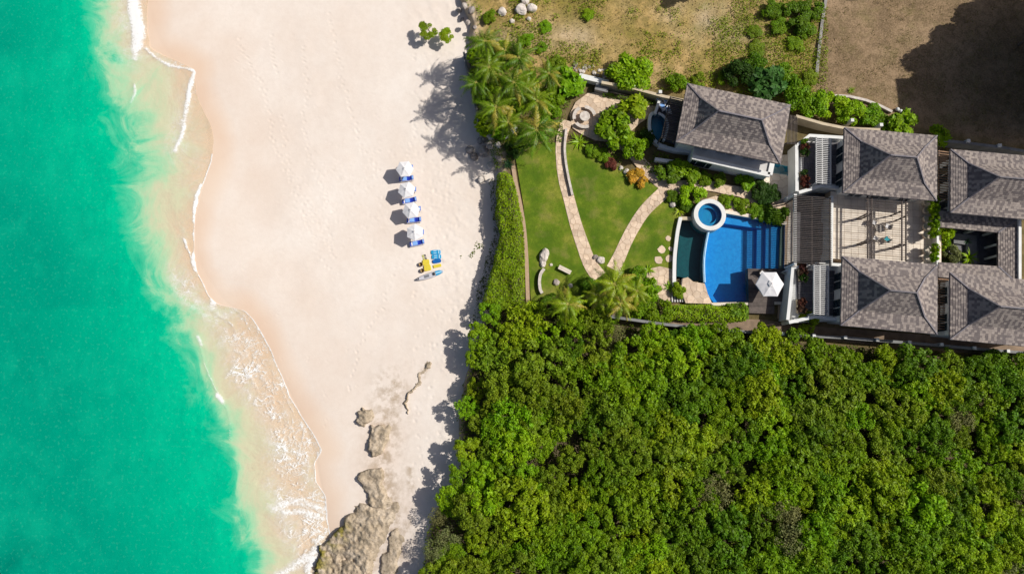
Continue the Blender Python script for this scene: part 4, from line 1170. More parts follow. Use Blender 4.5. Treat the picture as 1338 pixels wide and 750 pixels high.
# bars over dark board model the shade stripes of the grating beside the platform
p0 = W(887, 390, 0.25)
gr = empty("stairs", (p0.x, p0.y, 0), "modelled shade stripes on the white grating between yellow green shrub and stone platform", "stairs")
MB().box((p0.x, p0.y, 0.10), (1.9, 0.95, 0.1)).build("pit", M['wood_dark'], gr)  # dark board standing in for the shade between the white stripes
for i in range(6):
    MB().box((p0.x - 0.85 + i * 0.34, p0.y, 0.22), (0.15, 0.9, 0.08)).build("bar", M['white_wood'], gr)
# stepping stones
for i, (a, b, r) in enumerate([(873, 312, 3.6), (864.5, 326, 5.2), (876, 325, 3.2), (874, 338, 5.0), (860, 340, 5.8)]):
    rs = random.Random(40 + i); c = W(a, b)
    k0 = rs.uniform(0, 6)
    o = MB().prism([(c.x + r / 10 * rs.uniform(0.75, 1.15) * math.cos(k0 + k * 2 * math.pi / 8), c.y + r / 10 * rs.uniform(0.8, 1.2) * math.sin(k0 + k * 2 * math.pi / 8)) for k in range(8)], -0.1, 0.075).build("stepping_stone", M['flag'])
    tag(o, ["smallest top stepping stone on the lawn beside the catch basin", "tall narrow stepping stone on the lawn, second row left", "small round stepping stone nearest the catch basin wall", "lower right stepping stone beside the catch basin wall", "lower left stepping stone, largest on the lawn"][i], "stone", "stepping stones beside the pool")

# wooden parasol deck beside the pool
q = WP([(977.5, 351), (1026, 351), (1024, 394), (1012, 394), (1012, 410), (979, 409)], 0.55)
c = sum(q, Vector((0, 0, 0))) / len(q)
dkr = empty("sun_deck", (c.x, c.y, 0), "weathered plank sun deck carrying the big parasol at the pool corner", "deck")
MB().prism([(p.x, p.y) for p in q], -0.6, 0.46).build("frame", M['wood_dark'], dkr)
y_ = 410.0
P0 = [(p.x, p.y) for p in q]
n_ = 26
ymin, ymax = min(p[1] for p in P0), max(p[1] for p in P0)
for i in range(n_):
    ya, yb = ymin + (ymax - ymin) * i / n_, ymin + (ymax - ymin) * (i + 1) / n_ - 0.02
    s_ = clip_half(clip_half(P0, (0, ya), (0, -1)), (0, yb), (0, 1))
    if len(s_) >= 3: MB().prism(s_, 0.464, 0.50).build("plank", M['slat_dark'], dkr)

# neighbouring house just outside the frame (it shades the brown plot)
Lsh = lambda h: Vector((math.cos(R(SUN_AZ)), math.sin(R(SUN_AZ)), 0)) * (h / math.tan(R(SUN_EL)))
NZ = 17.0
cA = W(1172, 103) + Lsh(NZ); cB = W(1203, 80) + Lsh(NZ)
ymin_ = W(1290, 199, 5.2).y + (NZ - 5.2) / math.tan(R(SUN_EL)) * math.sin(R(SUN_AZ)) + 0.9
nr = empty("neighbour_house", (cA.x + 7, (cA.y + ymin_) / 2, 0), "tall neighbouring house just beyond the right edge shading the brown plot", "building")
hip_roof(nr, Vector((cA.x + 7.0, (cA.y + ymin_) / 2, 0)), 7.0 if 14 > cA.y - ymin_ else (cA.y - ymin_) / 2 + 0.1, (cA.y - ymin_) / 2, 0.0, NZ, 1.6, 17, 40, 71) if cA.y - ymin_ < 13.9 else None
MB().box((cA.x + 7.0, (cA.y + ymin_) / 2, NZ / 2 - 0.2), (12.4, cA.y - ymin_ - 1.6, NZ)).build("wall", M['cream'], nr)
windows(nr, Vector((cA.x + 7.0, (cA.y + ymin_) / 2, 0)), 6.2, (cA.y - ymin_) / 2 - 0.8, 0.0, NZ, [('w', o_, 1.6, z_, z_ + 1.7) for o_ in (-3, 0, 3) for z_ in (1.4, 5.2, 9.0, 12.8)])
MB().box((cB.x + 6.0, cB.y - 2.2, NZ / 2 + 0.2), (12.0, 5.4, NZ - 0.3)).build("wing", M['cream'], nr)
MB().box((cB.x + 6.0, cB.y - 2.2, NZ + 0.2), (12.6, 6.0, 0.3)).build("wing_roof", M['grey_wall'], nr)
# ------------------------------------------------------------------ leaves
def leaf_quads(pos, nrm, size, rg, aspect=0.55, along=None):
    n = len(pos)
    nrm = nrm / (np.linalg.norm(nrm, axis=1, keepdims=True) + 1e-9)
    a = rg.normal(size=(n, 3)) if along is None else along + rg.normal(size=(n, 3)) * 0.15
    t_ = a - (a * nrm).sum(1, keepdims=True) * nrm
    t_ /= np.linalg.norm(t_, axis=1, keepdims=True) + 1e-9
    b_ = np.cross(nrm, t_)
    s = size[:, None]
    V = np.stack([pos - t_ * s, pos + b_ * s * aspect, pos + t_ * s, pos - b_ * s * aspect], 1).reshape(-1, 3)
    F = np.arange(4 * n).reshape(n, 4)
    return V, F

def crown_mesh(name, Rr, Hc, zb, nl, per, leaf, seed, lobe=(0.18, 0.33), flat=0.35, aspect=0.55, m='leaf', sparse=0.0):
    """crown of many leaf clumps: radius, crown height, base height, clumps, leaves per clump, leaf half length"""
    rg = np.random.default_rng(seed)
    P_, N_, S_ = [], [], []
    sx, sy = rg.uniform(0.82, 1.12), rg.uniform(0.82, 1.12)
    bl = rg.uniform(0.7, 1.1, 5); bp_ = rg.uniform(0, 6.28, 5)
    for i in range(nl):
        th = rg.uniform(0, 2 * np.pi)
        edge_ = 1 + 0.16 * sum(bl[k] * math.cos((k + 2) * th + bp_[k]) for k in range(3)) / 2
        r = Rr * edge_ * math.sqrt(rg.uniform(0.0, 1)) * 0.86
        hz = math.sqrt(max(0.0, 1 - (r / (Rr * 1.15)) ** 2))
        c = np.array([r * math.cos(th) * sx, r * math.sin(th) * sy, zb + Hc * (hz * rg.uniform(0.62, 1.0))])
        lr = Rr * rg.uniform(*lobe)
        k = int(per * rg.uniform(0.6, 1.3) * (lr / (Rr * 0.25)) ** 1.5)
        d = rg.normal(size=(k, 3)); d[:, 2] += 0.35; d /= np.linalg.norm(d, axis=1, keepdims=True)
        rad = lr * rg.uniform(0.35, 1.0, k) ** 0.4
        sq = np.array([1, 1, 0.75])
        P_.append(c + d * rad[:, None] * sq); N_.append(d * 0.75 + np.array([0, 0, flat]) + rg.normal(size=(k, 3)) * 0.42); S_.append(leaf * rg.uniform(0.65, 1.35, k))
    V, F = leaf_quads(np.concatenate(P_), np.concatenate(N_), np.concatenate(S_), rg, aspect)
    return np_mesh(name, V, F, M[m])

def trunk_mesh(name, h, r, seed, limbs=4, spread=1.2):
    rs = random.Random(seed); b = MB()
    lean = (rs.uniform(-0.2, 0.2), rs.uniform(-0.2, 0.2))
    b.tube([(0, 0, -0.35), (lean[0] * 0.4, lean[1] * 0.4, h * 0.4), (lean[0], lean[1], h * 0.8)], [r * 1.25, r, r * 0.7], 7)
    for k in range(limbs):
        a = rs.uniform(0, 6.28) + k * 6.28 / limbs
        b.tube([(lean[0] * 0.5, lean[1] * 0.5, h * rs.uniform(0.35, 0.5)), (lean[0] + math.cos(a) * spread * 0.5, lean[1] + math.sin(a) * spread * 0.5, h * 0.9), (lean[0] + math.cos(a) * spread, lean[1] + math.sin(a) * spread, h * rs.uniform(1.1, 1.35))], [r * 0.55, r * 0.38, r * 0.14], 5)
    return b.mesh(name, M['trunk'])

GREEN = {
    'mid': (0.165, 0.285, 0.006), 'bright': (0.200, 0.360, 0.006), 'yellow': (0.245, 0.360, 0.008), 'dark': (0.115, 0.220, 0.007),
    'olive': (0.190, 0.280, 0.012), 'deep': (0.045, 0.100, 0.012), 'lime': (0.270, 0.420, 0.006), 'grey': (0.22, 0.235, 0.08), 'bluegreen': (0.055, 0.150, 0.050),
}
def jitter(c, rs, v=0.16):
    k = 1 + rs.uniform(-v, v)
    return (c[0] * k * rs.uniform(0.9, 1.1), c[1] * k, c[2] * k)

CROWN = [crown_mesh("scrub_crown", 2.5, 1.7, 1.5, n, per, lf, 100 + i, lobe=lb) for i, (n, per, lf, lb) in enumerate([
    (52, 105, 0.155, (0.12, 0.25)), (66, 95, 0.14, (0.10, 0.21)), (46, 110, 0.17, (0.14, 0.27)), (60, 120, 0.125, (0.11, 0.23)),
    (48, 95, 0.18, (0.13, 0.26)), (76, 90, 0.14, (0.09, 0.19)), (56, 100, 0.16, (0.12, 0.24)), (44, 140, 0.135, (0.14, 0.29))])]
BARE = [crown_mesh("sparse_crown", 2.2, 1.7, 1.4, 30, 42, 0.11, 130 + i, lobe=(0.2, 0.36)) for i in range(2)]
TRUNK = [trunk_mesh("trunk", 2.2, 0.13, 140 + i, 5) for i in range(4)]
SHRUB = [crown_mesh("shrub_foliage", 1.0, 0.95, 0.15, 16, 120, 0.085, 150 + i, lobe=(0.26, 0.42)) for i in range(4)]
BIGLEAF = [crown_mesh("broad_foliage", 1.0, 0.95, 0.2, 15, 26, 0.20, 160 + i, lobe=(0.3, 0.45), flat=0.7, aspect=0.5) for i in range(3)]
SHSTEM = [trunk_mesh("stem", 0.55, 0.05, 170 + i, 5, 0.45) for i in range(2)]

def rosette_mesh(name, n, L, w, seed, up=0.5, droop=0.5):
    """plant of long arching blades from one centre"""
    rs = random.Random(seed); V, F = [], []
    for k in range(n):
        a = k * 2.399 + rs.uniform(-0.2, 0.2); el = rs.uniform(0.15, 1.0) * up; l = L * rs.uniform(0.7, 1.1)
        seg = 5; base = len(V)
        for s in range(seg + 1):
            t_ = s / seg; r = l * t_; z = 0.1 + l * (math.sin(el * 1.5) * t_ - droop * t_ * t_ * (1.1 - el))
            ww = w * (1 - t_ ** 2) * (0.4 + 0.6 * min(1, t_ * 4)) + 0.004
            cx, cy = r * math.cos(a), r * math.sin(a)
            V += [(cx - math.sin(a) * ww, cy + math.cos(a) * ww, z + 0.25 * ww), (cx, cy, z), (cx + math.sin(a) * ww, cy - math.cos(a) * ww, z + 0.25 * ww)]
        for s in range(seg):
            i = base + s * 3
            F += [(i, i + 1, i + 4, i + 3), (i + 1, i + 2, i + 5, i + 4)]
    return np_mesh(name, np.array(V), np.array(F), M['frond'])
ROSETTE = [rosette_mesh("rosette_leaves", 34, 1.0, 0.06, 180 + i) for i in range(2)]
AGAVE = [rosette_mesh("agave_leaves", 26, 0.9, 0.085, 185, 0.9, 0.1)]

def frond_mesh(name, seed, L=3.3, n=44, droop=0.38):
    """coconut frond: arching midrib with leaflets on both sides, along +X"""
    rs = random.Random(seed); V, F = [], []
    def mid(t_): return Vector((L * t_ * (1 - 0.12 * t_), 0.22 * L * math.sin(t_ * 1.6) ** 2 * rs_side, L * (0.30 * t_ - (0.30 + droop) * t_ * t_)))
    rs_side = rs.uniform(-0.8, 0.8)
    # midrib strip (three sided)
    seg = 10
    for s in range(seg + 1):
        p = mid(s / seg); w = 0.045 * (1 - 0.85 * s / seg)
        V += [(p.x, p.y - w, p.z), (p.x, p.y + w, p.z), (p.x, p.y, p.z - w)]
    for s in range(seg):
        i = 3 * s
        F += [(i, i + 3, i + 4, i + 1), (i + 1, i + 4, i + 5, i + 2), (i + 2, i + 5, i + 3, i)]
    for k in range(n):
        t_ = 0.08 + 0.92 * k / n
        p = mid(t_); d = (mid(min(1, t_ + 0.02)) - mid(max(0, t_ - 0.02))).normalized()
        ll = L * 0.20 * (math.sin(min(1, t_ * 1.25 + 0.12) * math.pi * 0.92) * 0.75 + 0.28) * rs.uniform(0.85, 1.1)
        for sd in (-1, 1):
            if rs.random() < 0.22: continue
            ll = ll * rs.uniform(0.8, 1.15)
            side = Vector((-d.y, d.x, 0)).normalized() * sd
            fw_ = d * (0.45 + 0.75 * t_) + side + Vector((0, 0, rs.uniform(-0.15, 0.12)))
            fw_.normalize()
            w = d * 0.032
            p1 = p + fw_ * ll * 0.5 + Vector((0, 0, 0.03)); p2 = p + fw_ * ll + Vector((0, 0, -0.45 * ll - rs.uniform(0, 0.08)))
            i = len(V)
            V += [tuple(p - w * 0.7), tuple(p + w * 0.7), tuple(p1 + w), tuple(p1 - w), tuple(p2 + w * 0.15), tuple(p2 - w * 0.15)]
            F += [(i, i + 1, i + 2, i + 3), (i + 3, i + 2, i + 4, i + 5)]
    me = np_mesh(name, np.array([tuple(v) for v in V]), np.array(F), M['frond'])
    me.materials.append(M['midrib'])
    for k in range(3 * seg): me.polygons[k].material_index = 1
    return me
FROND = [frond_mesh("frond", 190 + i, n=40, droop=0.2 + 0.15 * i) for i in range(4)]

def palm(px, py, h, size, label, seed, n=21, tone=None, lean=(0, 0)):
    """crown centre seen at a pixel, h metres up"""
    rs = random.Random(seed)
    top = W(px, py, h)
    base = Vector((top.x + lean[0], top.y + lean[1], -0.15))
    root = empty("coconut_palm", base, label, "palm tree", "coconut palms of the garden")
    pts, rad = [], []
    for k in range(9):
        t_ = k / 8
        p = Vector((0, 0, 0)).lerp(top - base, t_); p.x += -lean[0] * 0.25 * math.sin(t_ * math.pi); p.y += -lean[1] * 0.25 * math.sin(t_ * math.pi)
        pts.append(p); rad.append(0.17 - 0.07 * t_ + (0.07 if k == 0 else 0) + (0.05 if k == 8 else 0))
    MB().tube(pts, rad, 9).build("trunk", M['palm_trunk'], root, local=True, smooth=True)
    tone = tone or (0.165, 0.225, 0.012)
    for k in range(n):
        a = k * 2.39996 + rs.uniform(-0.2, 0.2)
        inner = k / n
        tilt = -0.55 + 0.95 * inner + rs.uniform(-0.1, 0.1)   # young fronds stand up, old ones hang
        s = size * rs.uniform(0.82, 1.08) * (1.0 - 0.22 * inner)
        c = jitter(tone, rs, 0.22)
        if rs.random() < 0.16: c = (0.42, 0.36, 0.05)
        o = add("frond", FROND[(k + seed) % 4 if inner < 0.75 else 0], root, top - base, (rs.uniform(-0.3, 0.3), -tilt, a), (s, s, s), c)
    return root

palm_list = [
    (634, 54, 6.5, 0.98, "topmost coconut palm at the corner of sand path and scrub", (0.4, 0.2)),
    (639, 88, 6.8, 0.95, "coconut palm leaning over the sand behind the upper retaining wall", (0.8, 0.1)),
    (678, 76, 7.0, 1.02, "coconut palm on the scrub side of the grove, beside dry ground", (0.3, -0.4)),
    (671, 108, 7.6, 1.05, "tall coconut palm in the middle of the grove", (0.2, 0.3)),
    (648, 140, 7.0, 1.05, "coconut palm leaning over the beach above the boulders' upper end", (0.9, 0.2)),
    (701, 170, 7.4, 1.20, "large bright coconut palm hanging over the top of the left lawn", (0.3, 0.5)),
    (717, 96, 5.8, 0.88, "coconut palm nearest the garden terrace wall, at the grove's right", (-0.3, 0.2)),
    (702, 132, 6.6, 0.98, "coconut palm between the garden terrace and the grove centre", (0.0, 0.4)),
    (742, 397, 5.8, 0.98, "lone coconut palm below the wooden bench at the lawn's lower edge", (0.2, 0.4)),
    (803, 371, 6.2, 1.10, "coconut palm where the two garden paths meet", (0.2, 0.4)),
    (812, 396, 5.4, 0.90, "lower coconut palm against the south wall near the paths' meeting", (-0.2, 0.3)),
    (622, 108, 6.0, 0.85, "coconut palm closest to the sand, halfway along the retaining wall", (0.8, 0.3)),
    (660, 66, 6.2, 0.90, "coconut palm between the topmost palm and the dry side palm", (0.2, 0.2)),
    (688, 118, 6.4, 0.95, "coconut palm right of the grove's tall middle palm", (0.1, 0.3)),
    (783, 386, 4.6, 0.85, "coconut palm just left of the paths' meeting point", (0.1, 0.3)),
    (832, 380, 4.8, 0.85, "coconut palm between the paths' meeting and the poolside paving", (-0.2, 0.3)),
    (664, 160, 6.2, 0.95, "coconut palm above the white and blue dinghy", (0.5, 0.4)),
]
for i, (a, b, h, s, lab, ln) in enumerate(palm_list):
    palm(a, b, h * 0.86, s * 1.10, lab, 300 + i, lean=ln, tone=[(0.120, 0.220, 0.004), (0.165, 0.265, 0.006), (0.095, 0.190, 0.004)][i % 3] if i not in (8, 9, 10, 14, 15) else (0.25, 0.35, 0.008))

# ------------------------------------------------------------------ garden shrubs: each one listed
KIND = {'round': (SHRUB, 'shrub'), 'broad': (BIGLEAF, 'broadleaf_shrub'), 'spiky': (ROSETTE, 'rosette_plant'), 'agave': (AGAVE, 'agave')}
def shrub(px, py, r, h, kind, colour, label, seed, group="garden shrubs", z=-0.12):
    """r in photograph pixels, h metres"""
    rs = random.Random(seed)
    c = W(px, py, h * 0.7 + z)
    meshes, nm = KIND[kind]
    root = empty(nm, (c.x, c.y, z), label, "shrub" if kind in ('round', 'broad') else "plant", group, rz=rs.uniform(0, 6.28))
    s = r / 10.0 * (1.18 if kind in ('round', 'broad') else 1.0)
    cc = jitter(colour if hasattr(colour, '__len__') and not isinstance(colour, str) else GREEN[colour], rs, 0.10)
    if kind in ('round', 'broad'):
        add("foliage", meshes[seed % len(meshes)], root, (0, 0, 0), (0, 0, 0), (s, s, h / 1.25), cc)
        add("stem", SHSTEM[seed % 2], root, (0, 0, 0), (0, 0, 0), (s, s, h / 1.0))
    else:
        add("leaves", meshes[seed % len(meshes)], root, (0, 0, 0.1), (0, 0, 0), (s, s, h), cc)
    return root
RED, ORANGE = (0.20, 0.055, 0.035), (0.55, 0.33, 0.03)
shrubs = [
    # under the palm grove
    (624, 72, 11, 1.4, 'broad', 'bright', "bright shrub at the sand wall below the topmost palm"),
    (622, 100, 11, 1.5, 'broad', 'mid', "green shrub behind the sand wall beside the second palm"),
    (628, 122, 11, 1.6, 'broad', 'bright', "shrub behind the sand wall, halfway down the grove"),
    (637, 160, 13, 1.5, 'broad', 'lime', "lime shrub behind the sand wall just above the beach boulders"),
    (652, 170, 12, 1.4, 'broad', 'bright', "bright shrub behind the upturned white board"),
    (655, 115, 14, 1.8, 'broad', 'mid', "shrub under the middle of the palm grove, sand side"),
    (655, 75, 12, 1.4, 'broad', 'mid', "shrub between the two upper palms"),
    (690, 105, 14, 1.7, 'broad', 'dark', "dark shrub under the palm grove's dry side"),
    (688, 130, 14, 1.8, 'broad', 'mid', "shrub under the grove, above the large bright palm"),
    (668, 138, 13, 1.6, 'broad', 'mid', "shrub under the grove, left of its centre"),
    (745, 108, 18, 2.2, 'broad', 'bright', "broad green shrub beside the white garden counter wall"),
    (728, 122, 14, 1.8, 'broad', 'mid', "shrub at the upper left of the garden terrace"),
    (718, 146, 12, 1.5, 'round', 'mid', "shrub left of the path's upper end under a palm"),
    (730, 84, 11, 1.2, 'round', 'olive', "olive shrub on dry ground left of the rubble pile"),
    (680, 185, 13, 1.2, 'round', 'dark', "dark shrub at the upper left corner of the lawn"),
    (668, 196, 10, 1.1, 'round', 'deep', "very dark shrub between lawn corner and beach boulders"),
    (664, 214, 9, 0.8, 'agave', 'bluegreen', "blue green agave above the top of the long hedge"),
    (660, 60, 8, 0.7, 'round', 'bright', "small green bush on dry ground right of the topmost palm"),
    (688, 52, 9, 0.7, 'round', 'bright', "low green bush on dry ground below the white boulders"),
    (706, 62, 7, 0.5, 'round', 'mid', "small flat bush on dry ground, middle of the scrub's left part"),
    (712, 34, 8, 0.5, 'round', 'bright', "small green bush right of the white boulders"),
    (768, 20, 8, 0.5, 'round', 'bright', "pair-topped weed bush in the upper scrub"),
    (640, 22, 9, 0.8, 'round', 'mid', "green bush left of the grey single boulder"),
    (560, 38, 11, 0.6, 'round', 'olive', "olive creeper clump on the sand, left of the path mouth"),
    (584, 47, 9, 0.5, 'round', 'yellow', "yellowish creeper clump on the sand beside the path mouth"),
    # along the north wall
    (822, 92, 26, 3.0, 'round', 'lime', "large lime green round bush behind the north garden wall"),
    (886, 108, 13, 1.7, 'round', 'mid', "green bush left of the rotated roof's upper corner"),
    (916, 105, 9, 1.0, 'round', 'olive', "low olive bush above the rotated roof's upper corner"),
    (965, 96, 18, 2.4, 'round', 'deep', "very dark bush above the middle of the rotated roof"),
    (985, 84, 15, 2.2, 'round', 'dark', "dark green bush above and right of the very dark bush"),
    (1004, 106, 19, 2.6, 'broad', (0.07, 0.17, 0.03), "large blue green broad leaved plant above the rotated roof"),
    (950, 104, 10, 1.2, 'round', 'mid', "small bush tucked at the rotated roof's north edge"),
    (1028, 100, 15, 1.8, 'round', 'mid', "bush right of the blue green broad leaved plant"),
    (1044, 122, 19, 2.4, 'round', 'mid', "green bush at the rotated roof's right corner"),
    (1066, 136, 18, 2.4, 'round', 'bright', "bright bush above the narrow slat screen"),
    (1090, 140, 17, 2.2, 'round', 'lime', "lime bush below the curved stone kerb's left end"),
    (1112, 148, 16, 2.0, 'round', 'lime', "lime bush below the middle of the curved stone kerb"),
    (1138, 150, 15, 1.6, 'round', 'bright', "bright bush under the right end of the curved kerb"),
    (1180, 161, 17, 2.3, 'broad', 'bright', "green shrub above the north pavilion's roof ridge end"),
    (1160, 158, 12, 1.5, 'round', 'mid', "green shrub left of the white balls above the north roof"),
    (1228, 178, 13, 2.2, 'broad', 'lime', "lime shrub between the two north roofs"),
    (1060, 100, 10, 0.8, 'round', 'olive', "low olive bush left of the straight plot kerb"),
    (1114, 117, 6, 0.9, 'spiky', 'yellow', "small yellow plant on the brown plot beside the curved kerb"),
    (1040, 22, 18, 1.6, 'round', 'dark', "dark bush at the top of the scrub, left of the plot kerb"),
    (1052, 40, 12, 1.0, 'round', 'mid', "green bush under the dark top bush by the plot kerb"),
    (1018, 34, 12, 0.9, 'round', 'mid', "green bush in the upper scrub left of the dark top bush"),
    (1010, 12, 13, 1.2, 'round', 'dark', "dark bush at the top edge of the scrub"),
    (1060, 8, 14, 1.6, 'round', 'dark', "dark bush touching the top edge beside the plot kerb"),
    (985, 42, 9, 0.5, 'round', 'olive', "low weed bush in the middle of the scrub"),
    (990, 62, 11, 0.6, 'round', 'olive', "wide low weed bush above the blue green plant"),
    (1040, 58, 11, 0.7, 'round', 'mid', "green weed bush beside the plot kerb's middle"),
    # inner garden
    (806, 170, 19, 2.6, 'broad', 'bright', "big bright shrub right of the stone table"),
    (828, 140, 17, 2.4, 'broad', 'yellow', "yellow green shrub at the garden terrace's right side"),
    (798, 152, 12, 2.0, 'broad', 'mid', "green shrub closest to the stone table"),
    (832, 194, 15, 2.2, 'round', 'bright', "bright round shrub below the plunge pool's curved wall"),
    (757, 184, 15, 1.2, 'spiky', 'lime', "lime fan leaved plant at the top of the middle lawn"),
    (776, 196, 9, 0.8, 'round', 'mid', "low clipped shrub right of the fan leaved plant"),
    (788, 204, 9, 0.8, 'round', 'mid', "low clipped shrub above the red shrub"),
    (798, 214, 8, 0.9, 'round', RED, "dark red leaved shrub at the middle lawn's upper edge"),
    (834, 232, 11, 1.0, 'broad', ORANGE, "yellow orange croton at the right tip of the middle lawn"),
    (822, 231, 7, 0.7, 'agave', 'bluegreen', "blue green rosette left of the yellow croton"),
    (846, 180, 10, 1.2, 'round', 'deep', "dark shrub against the plunge pool's curved wall"),
    (874, 226, 14, 1.5, 'broad', 'dark', "dark broad shrub at the bend of the upper garden path"),
    (890, 220, 11, 1.6, 'broad', 'bright', "bright shrub right of the low white wall"),
    (902, 228, 12, 1.6, 'broad', 'mid', "shrub below the rotated pavilion's flat wing, left end"),
    (922, 232, 9, 1.0, 'round', 'mid', "small shrub under the flat wing, left of its middle"),
    (940, 235, 9, 1.0, 'round', 'olive', "small olive shrub under the middle of the flat wing"),
    (974, 238, 11, 1.4, 'broad', 'bright', "bright shrub below the right end of the flat wing"),
    (992, 246, 12, 1.3, 'round', 'deep', "dark bed shrub right of the flat wing's corner"),
    (1008, 250, 12, 1.3, 'round', 'deep', "dark bed shrub nearest the diagonal white wall"),
    (1000, 262, 10, 1.0, 'round', 'deep', "dark bed shrub below the other two by the path"),
    (906, 257, 14, 1.6, 'round', 'lime', "yellow green round shrub left of the spa"),
    (889, 274, 9, 1.1, 'spiky', 'yellow', "yellow strap leaved plant between the rocks and the basin"),
    (896, 266, 9, 0.9, 'round', 'dark', "dark low shrub among the rocks left of the spa"),
    (880, 258, 9, 0.8, 'round', 'dark', "dark low shrub at the path side of the rocks"),
    (958, 266, 9, 1.0, 'round', 'bright', "bright bed shrub just right of the spa"),
    (972, 271, 9, 1.0, 'round', 'mid', "green bed shrub above the pool's upper edge, second from spa"),
    (986, 276, 9, 1.0, 'round', 'mid', "green bed shrub above the pool's upper edge, third from spa"),
    (1001, 279, 10, 1.1, 'broad', 'dark', "dark bed shrub above the pool's upper edge, fourth from spa"),
    (1018, 281, 12, 1.3, 'broad', 'dark', "dark palm-like bed shrub at the pool's upper right corner"),
    (946, 262, 7, 0.7, 'round', 'olive', "little olive shrub beside the spa terrace path"),
    # lower garden edge
    (876, 374, 10, 1.2, 'spiky', 'lime', "lime plant left of the white grating"),
    (887, 379, 9, 1.2, 'round', 'yellow', "yellow green shrub directly above the white grating"),
    (848, 352, 10, 1.0, 'spiky', 'lime', "lime rosette beside the right lawn's lower tip"),
    (836, 366, 14, 1.8, 'round', 'mid', "green shrub between the palms and the right lawn"),
    (852, 378, 13, 1.8, 'round', 'bright', "bright shrub left of the poolside paving"),
    (770, 372, 10, 1.0, 'round', 'dark', "dark shrub at the left path's lower end"),
    (720, 400, 12, 1.2, 'round', 'dark', "dark shrub left of the lone lower palm"),
    (700, 404, 10, 1.1, 'round', 'mid', "green shrub at the lower left lawn corner"),
    (775, 392, 13, 1.5, 'round', 'mid', "shrub between the lone palm and the path palms"),
    (836, 400, 15, 2.0, 'round', 'mid', "shrub right of the lower path palm"),
    (860, 405, 15, 2.1, 'round', 'mid', "shrub along the south wall, first left of the pool hedge"),
    (1056, 420, 12, 2.4, 'broad', 'yellow', "yellow green bush spilling over the south balcony parapet"),
    (760, 410, 11, 1.4, 'round', 'olive', "olive shrub just inside the south wall below the lone palm"),
    (790, 413, 12, 1.5, 'round', 'bright', "bright shrub just inside the south wall below the path palms"),
]
for i, (a, b, r, h, k, c_, lab) in enumerate(shrubs):
    shrub(a, b, r, h, k, c_, lab, 400 + i)
# white flowering balls by the kerb, rubble etc. come with the props

# ------------------------------------------------------------------ hedges
def hedge(poly_px, h, n_per_m2, colour, label, seed, leaf=0.10, shape=1.0):
    P_ = WP(poly_px, h * 0.8)
    poly = [(p.x, p.y) for p in P_]
    rg = np.random.default_rng(seed)
    xs_ = np.array([p[0] for p in poly]); ys_ = np.array([p[1] for p in poly])
    ar = area2(poly); n = int(ar * n_per_m2)
    X = rg.uniform(xs_.min(), xs_.max(), n * 6); Y = rg.uniform(ys_.min(), ys_.max(), n * 6)
    d = sdf(X, Y, poly) + 0.30 * (vnoise(X, Y, 0.9, seed, 2) - 0.5)
    k = d > -0.12
    X, Y, d = X[k][:n], Y[k][:n], d[k][:n]
    bump_ = vnoise(X, Y, 1.1, seed + 1, 3)
    prof_ = np.sqrt(np.clip((d + 0.12) / 0.6, 0, 1))
    Z = h * prof_ * (0.72 + 0.5 * (bump_ - 0.3)) * rg.uniform(0.82, 1.03, len(X))
    side = rg.uniform(size=len(X)) < 0.25
    Z = np.where(side, Z * rg.uniform(0.3, 1, len(X)), Z)
    e = 0.25
    gx = (vnoise(X + e, Y, 1.1, seed + 1, 3) - bump_) / e * h * 0.5; gy = (vnoise(X, Y + e, 1.1, seed + 1, 3) - bump_) / e * h * 0.5
    N_ = np.stack([-gx * 1.2 + 0.15, -gy * 1.2, np.full(len(X), 1.0)], 1) + rg.normal(size=(len(X), 3)) * 0.33
    V, F = leaf_quads(np.stack([X, Y, Z], 1), N_, leaf * rg.uniform(0.7, 1.3, len(X)), rg)
    c = np.array([xs_.mean(), ys_.mean(), -0.1])
    root = empty("hedge", tuple(c), label, "hedge", "garden hedges")
    add("foliage", np_mesh("hedge_foliage", V - c, F, M['leaf']), root, color=GREEN[colour] if isinstance(colour, str) else colour)
    inner = [(x * 0.0 + (x - c[0]) * 0.9 + c[0], (y - c[1]) * 0.97 + c[1]) for x, y in poly]
    MB().prism(inner, -0.1, h * 0.35).build("branches", M['soil'], root)
    return root
hedge([(650, 226), (660, 222), (669, 230), (674, 250), (680, 275), (684, 305), (686, 345), (686, 398), (660, 404), (628, 404), (637, 372), (646, 340), (653, 305), (648, 275)], 1.7, 170, (0.23, 0.35, 0.005), "long bright green hedge between the beach and the left lawn", 501)
hedge([(880, 398), (905, 397), (940, 399), (976, 399), (978, 418), (940, 420), (900, 419), (876, 416)], 1.7, 150, 'lime', "green hedge below the pool and the stone platform", 502, leaf=0.11)
hedge([(952, 396), (975, 394), (982, 402), (981, 416), (954, 418)], 2.1, 140, (0.17, 0.30, 0.02), "taller rounded hedge end beside the sun deck", 503, leaf=0.12)
hedge([(788, 118), (862, 132), (860, 136), (788, 123)], 1.0, 120, 'dark', "dark clipped hedge strip along the north garden wall", 504)

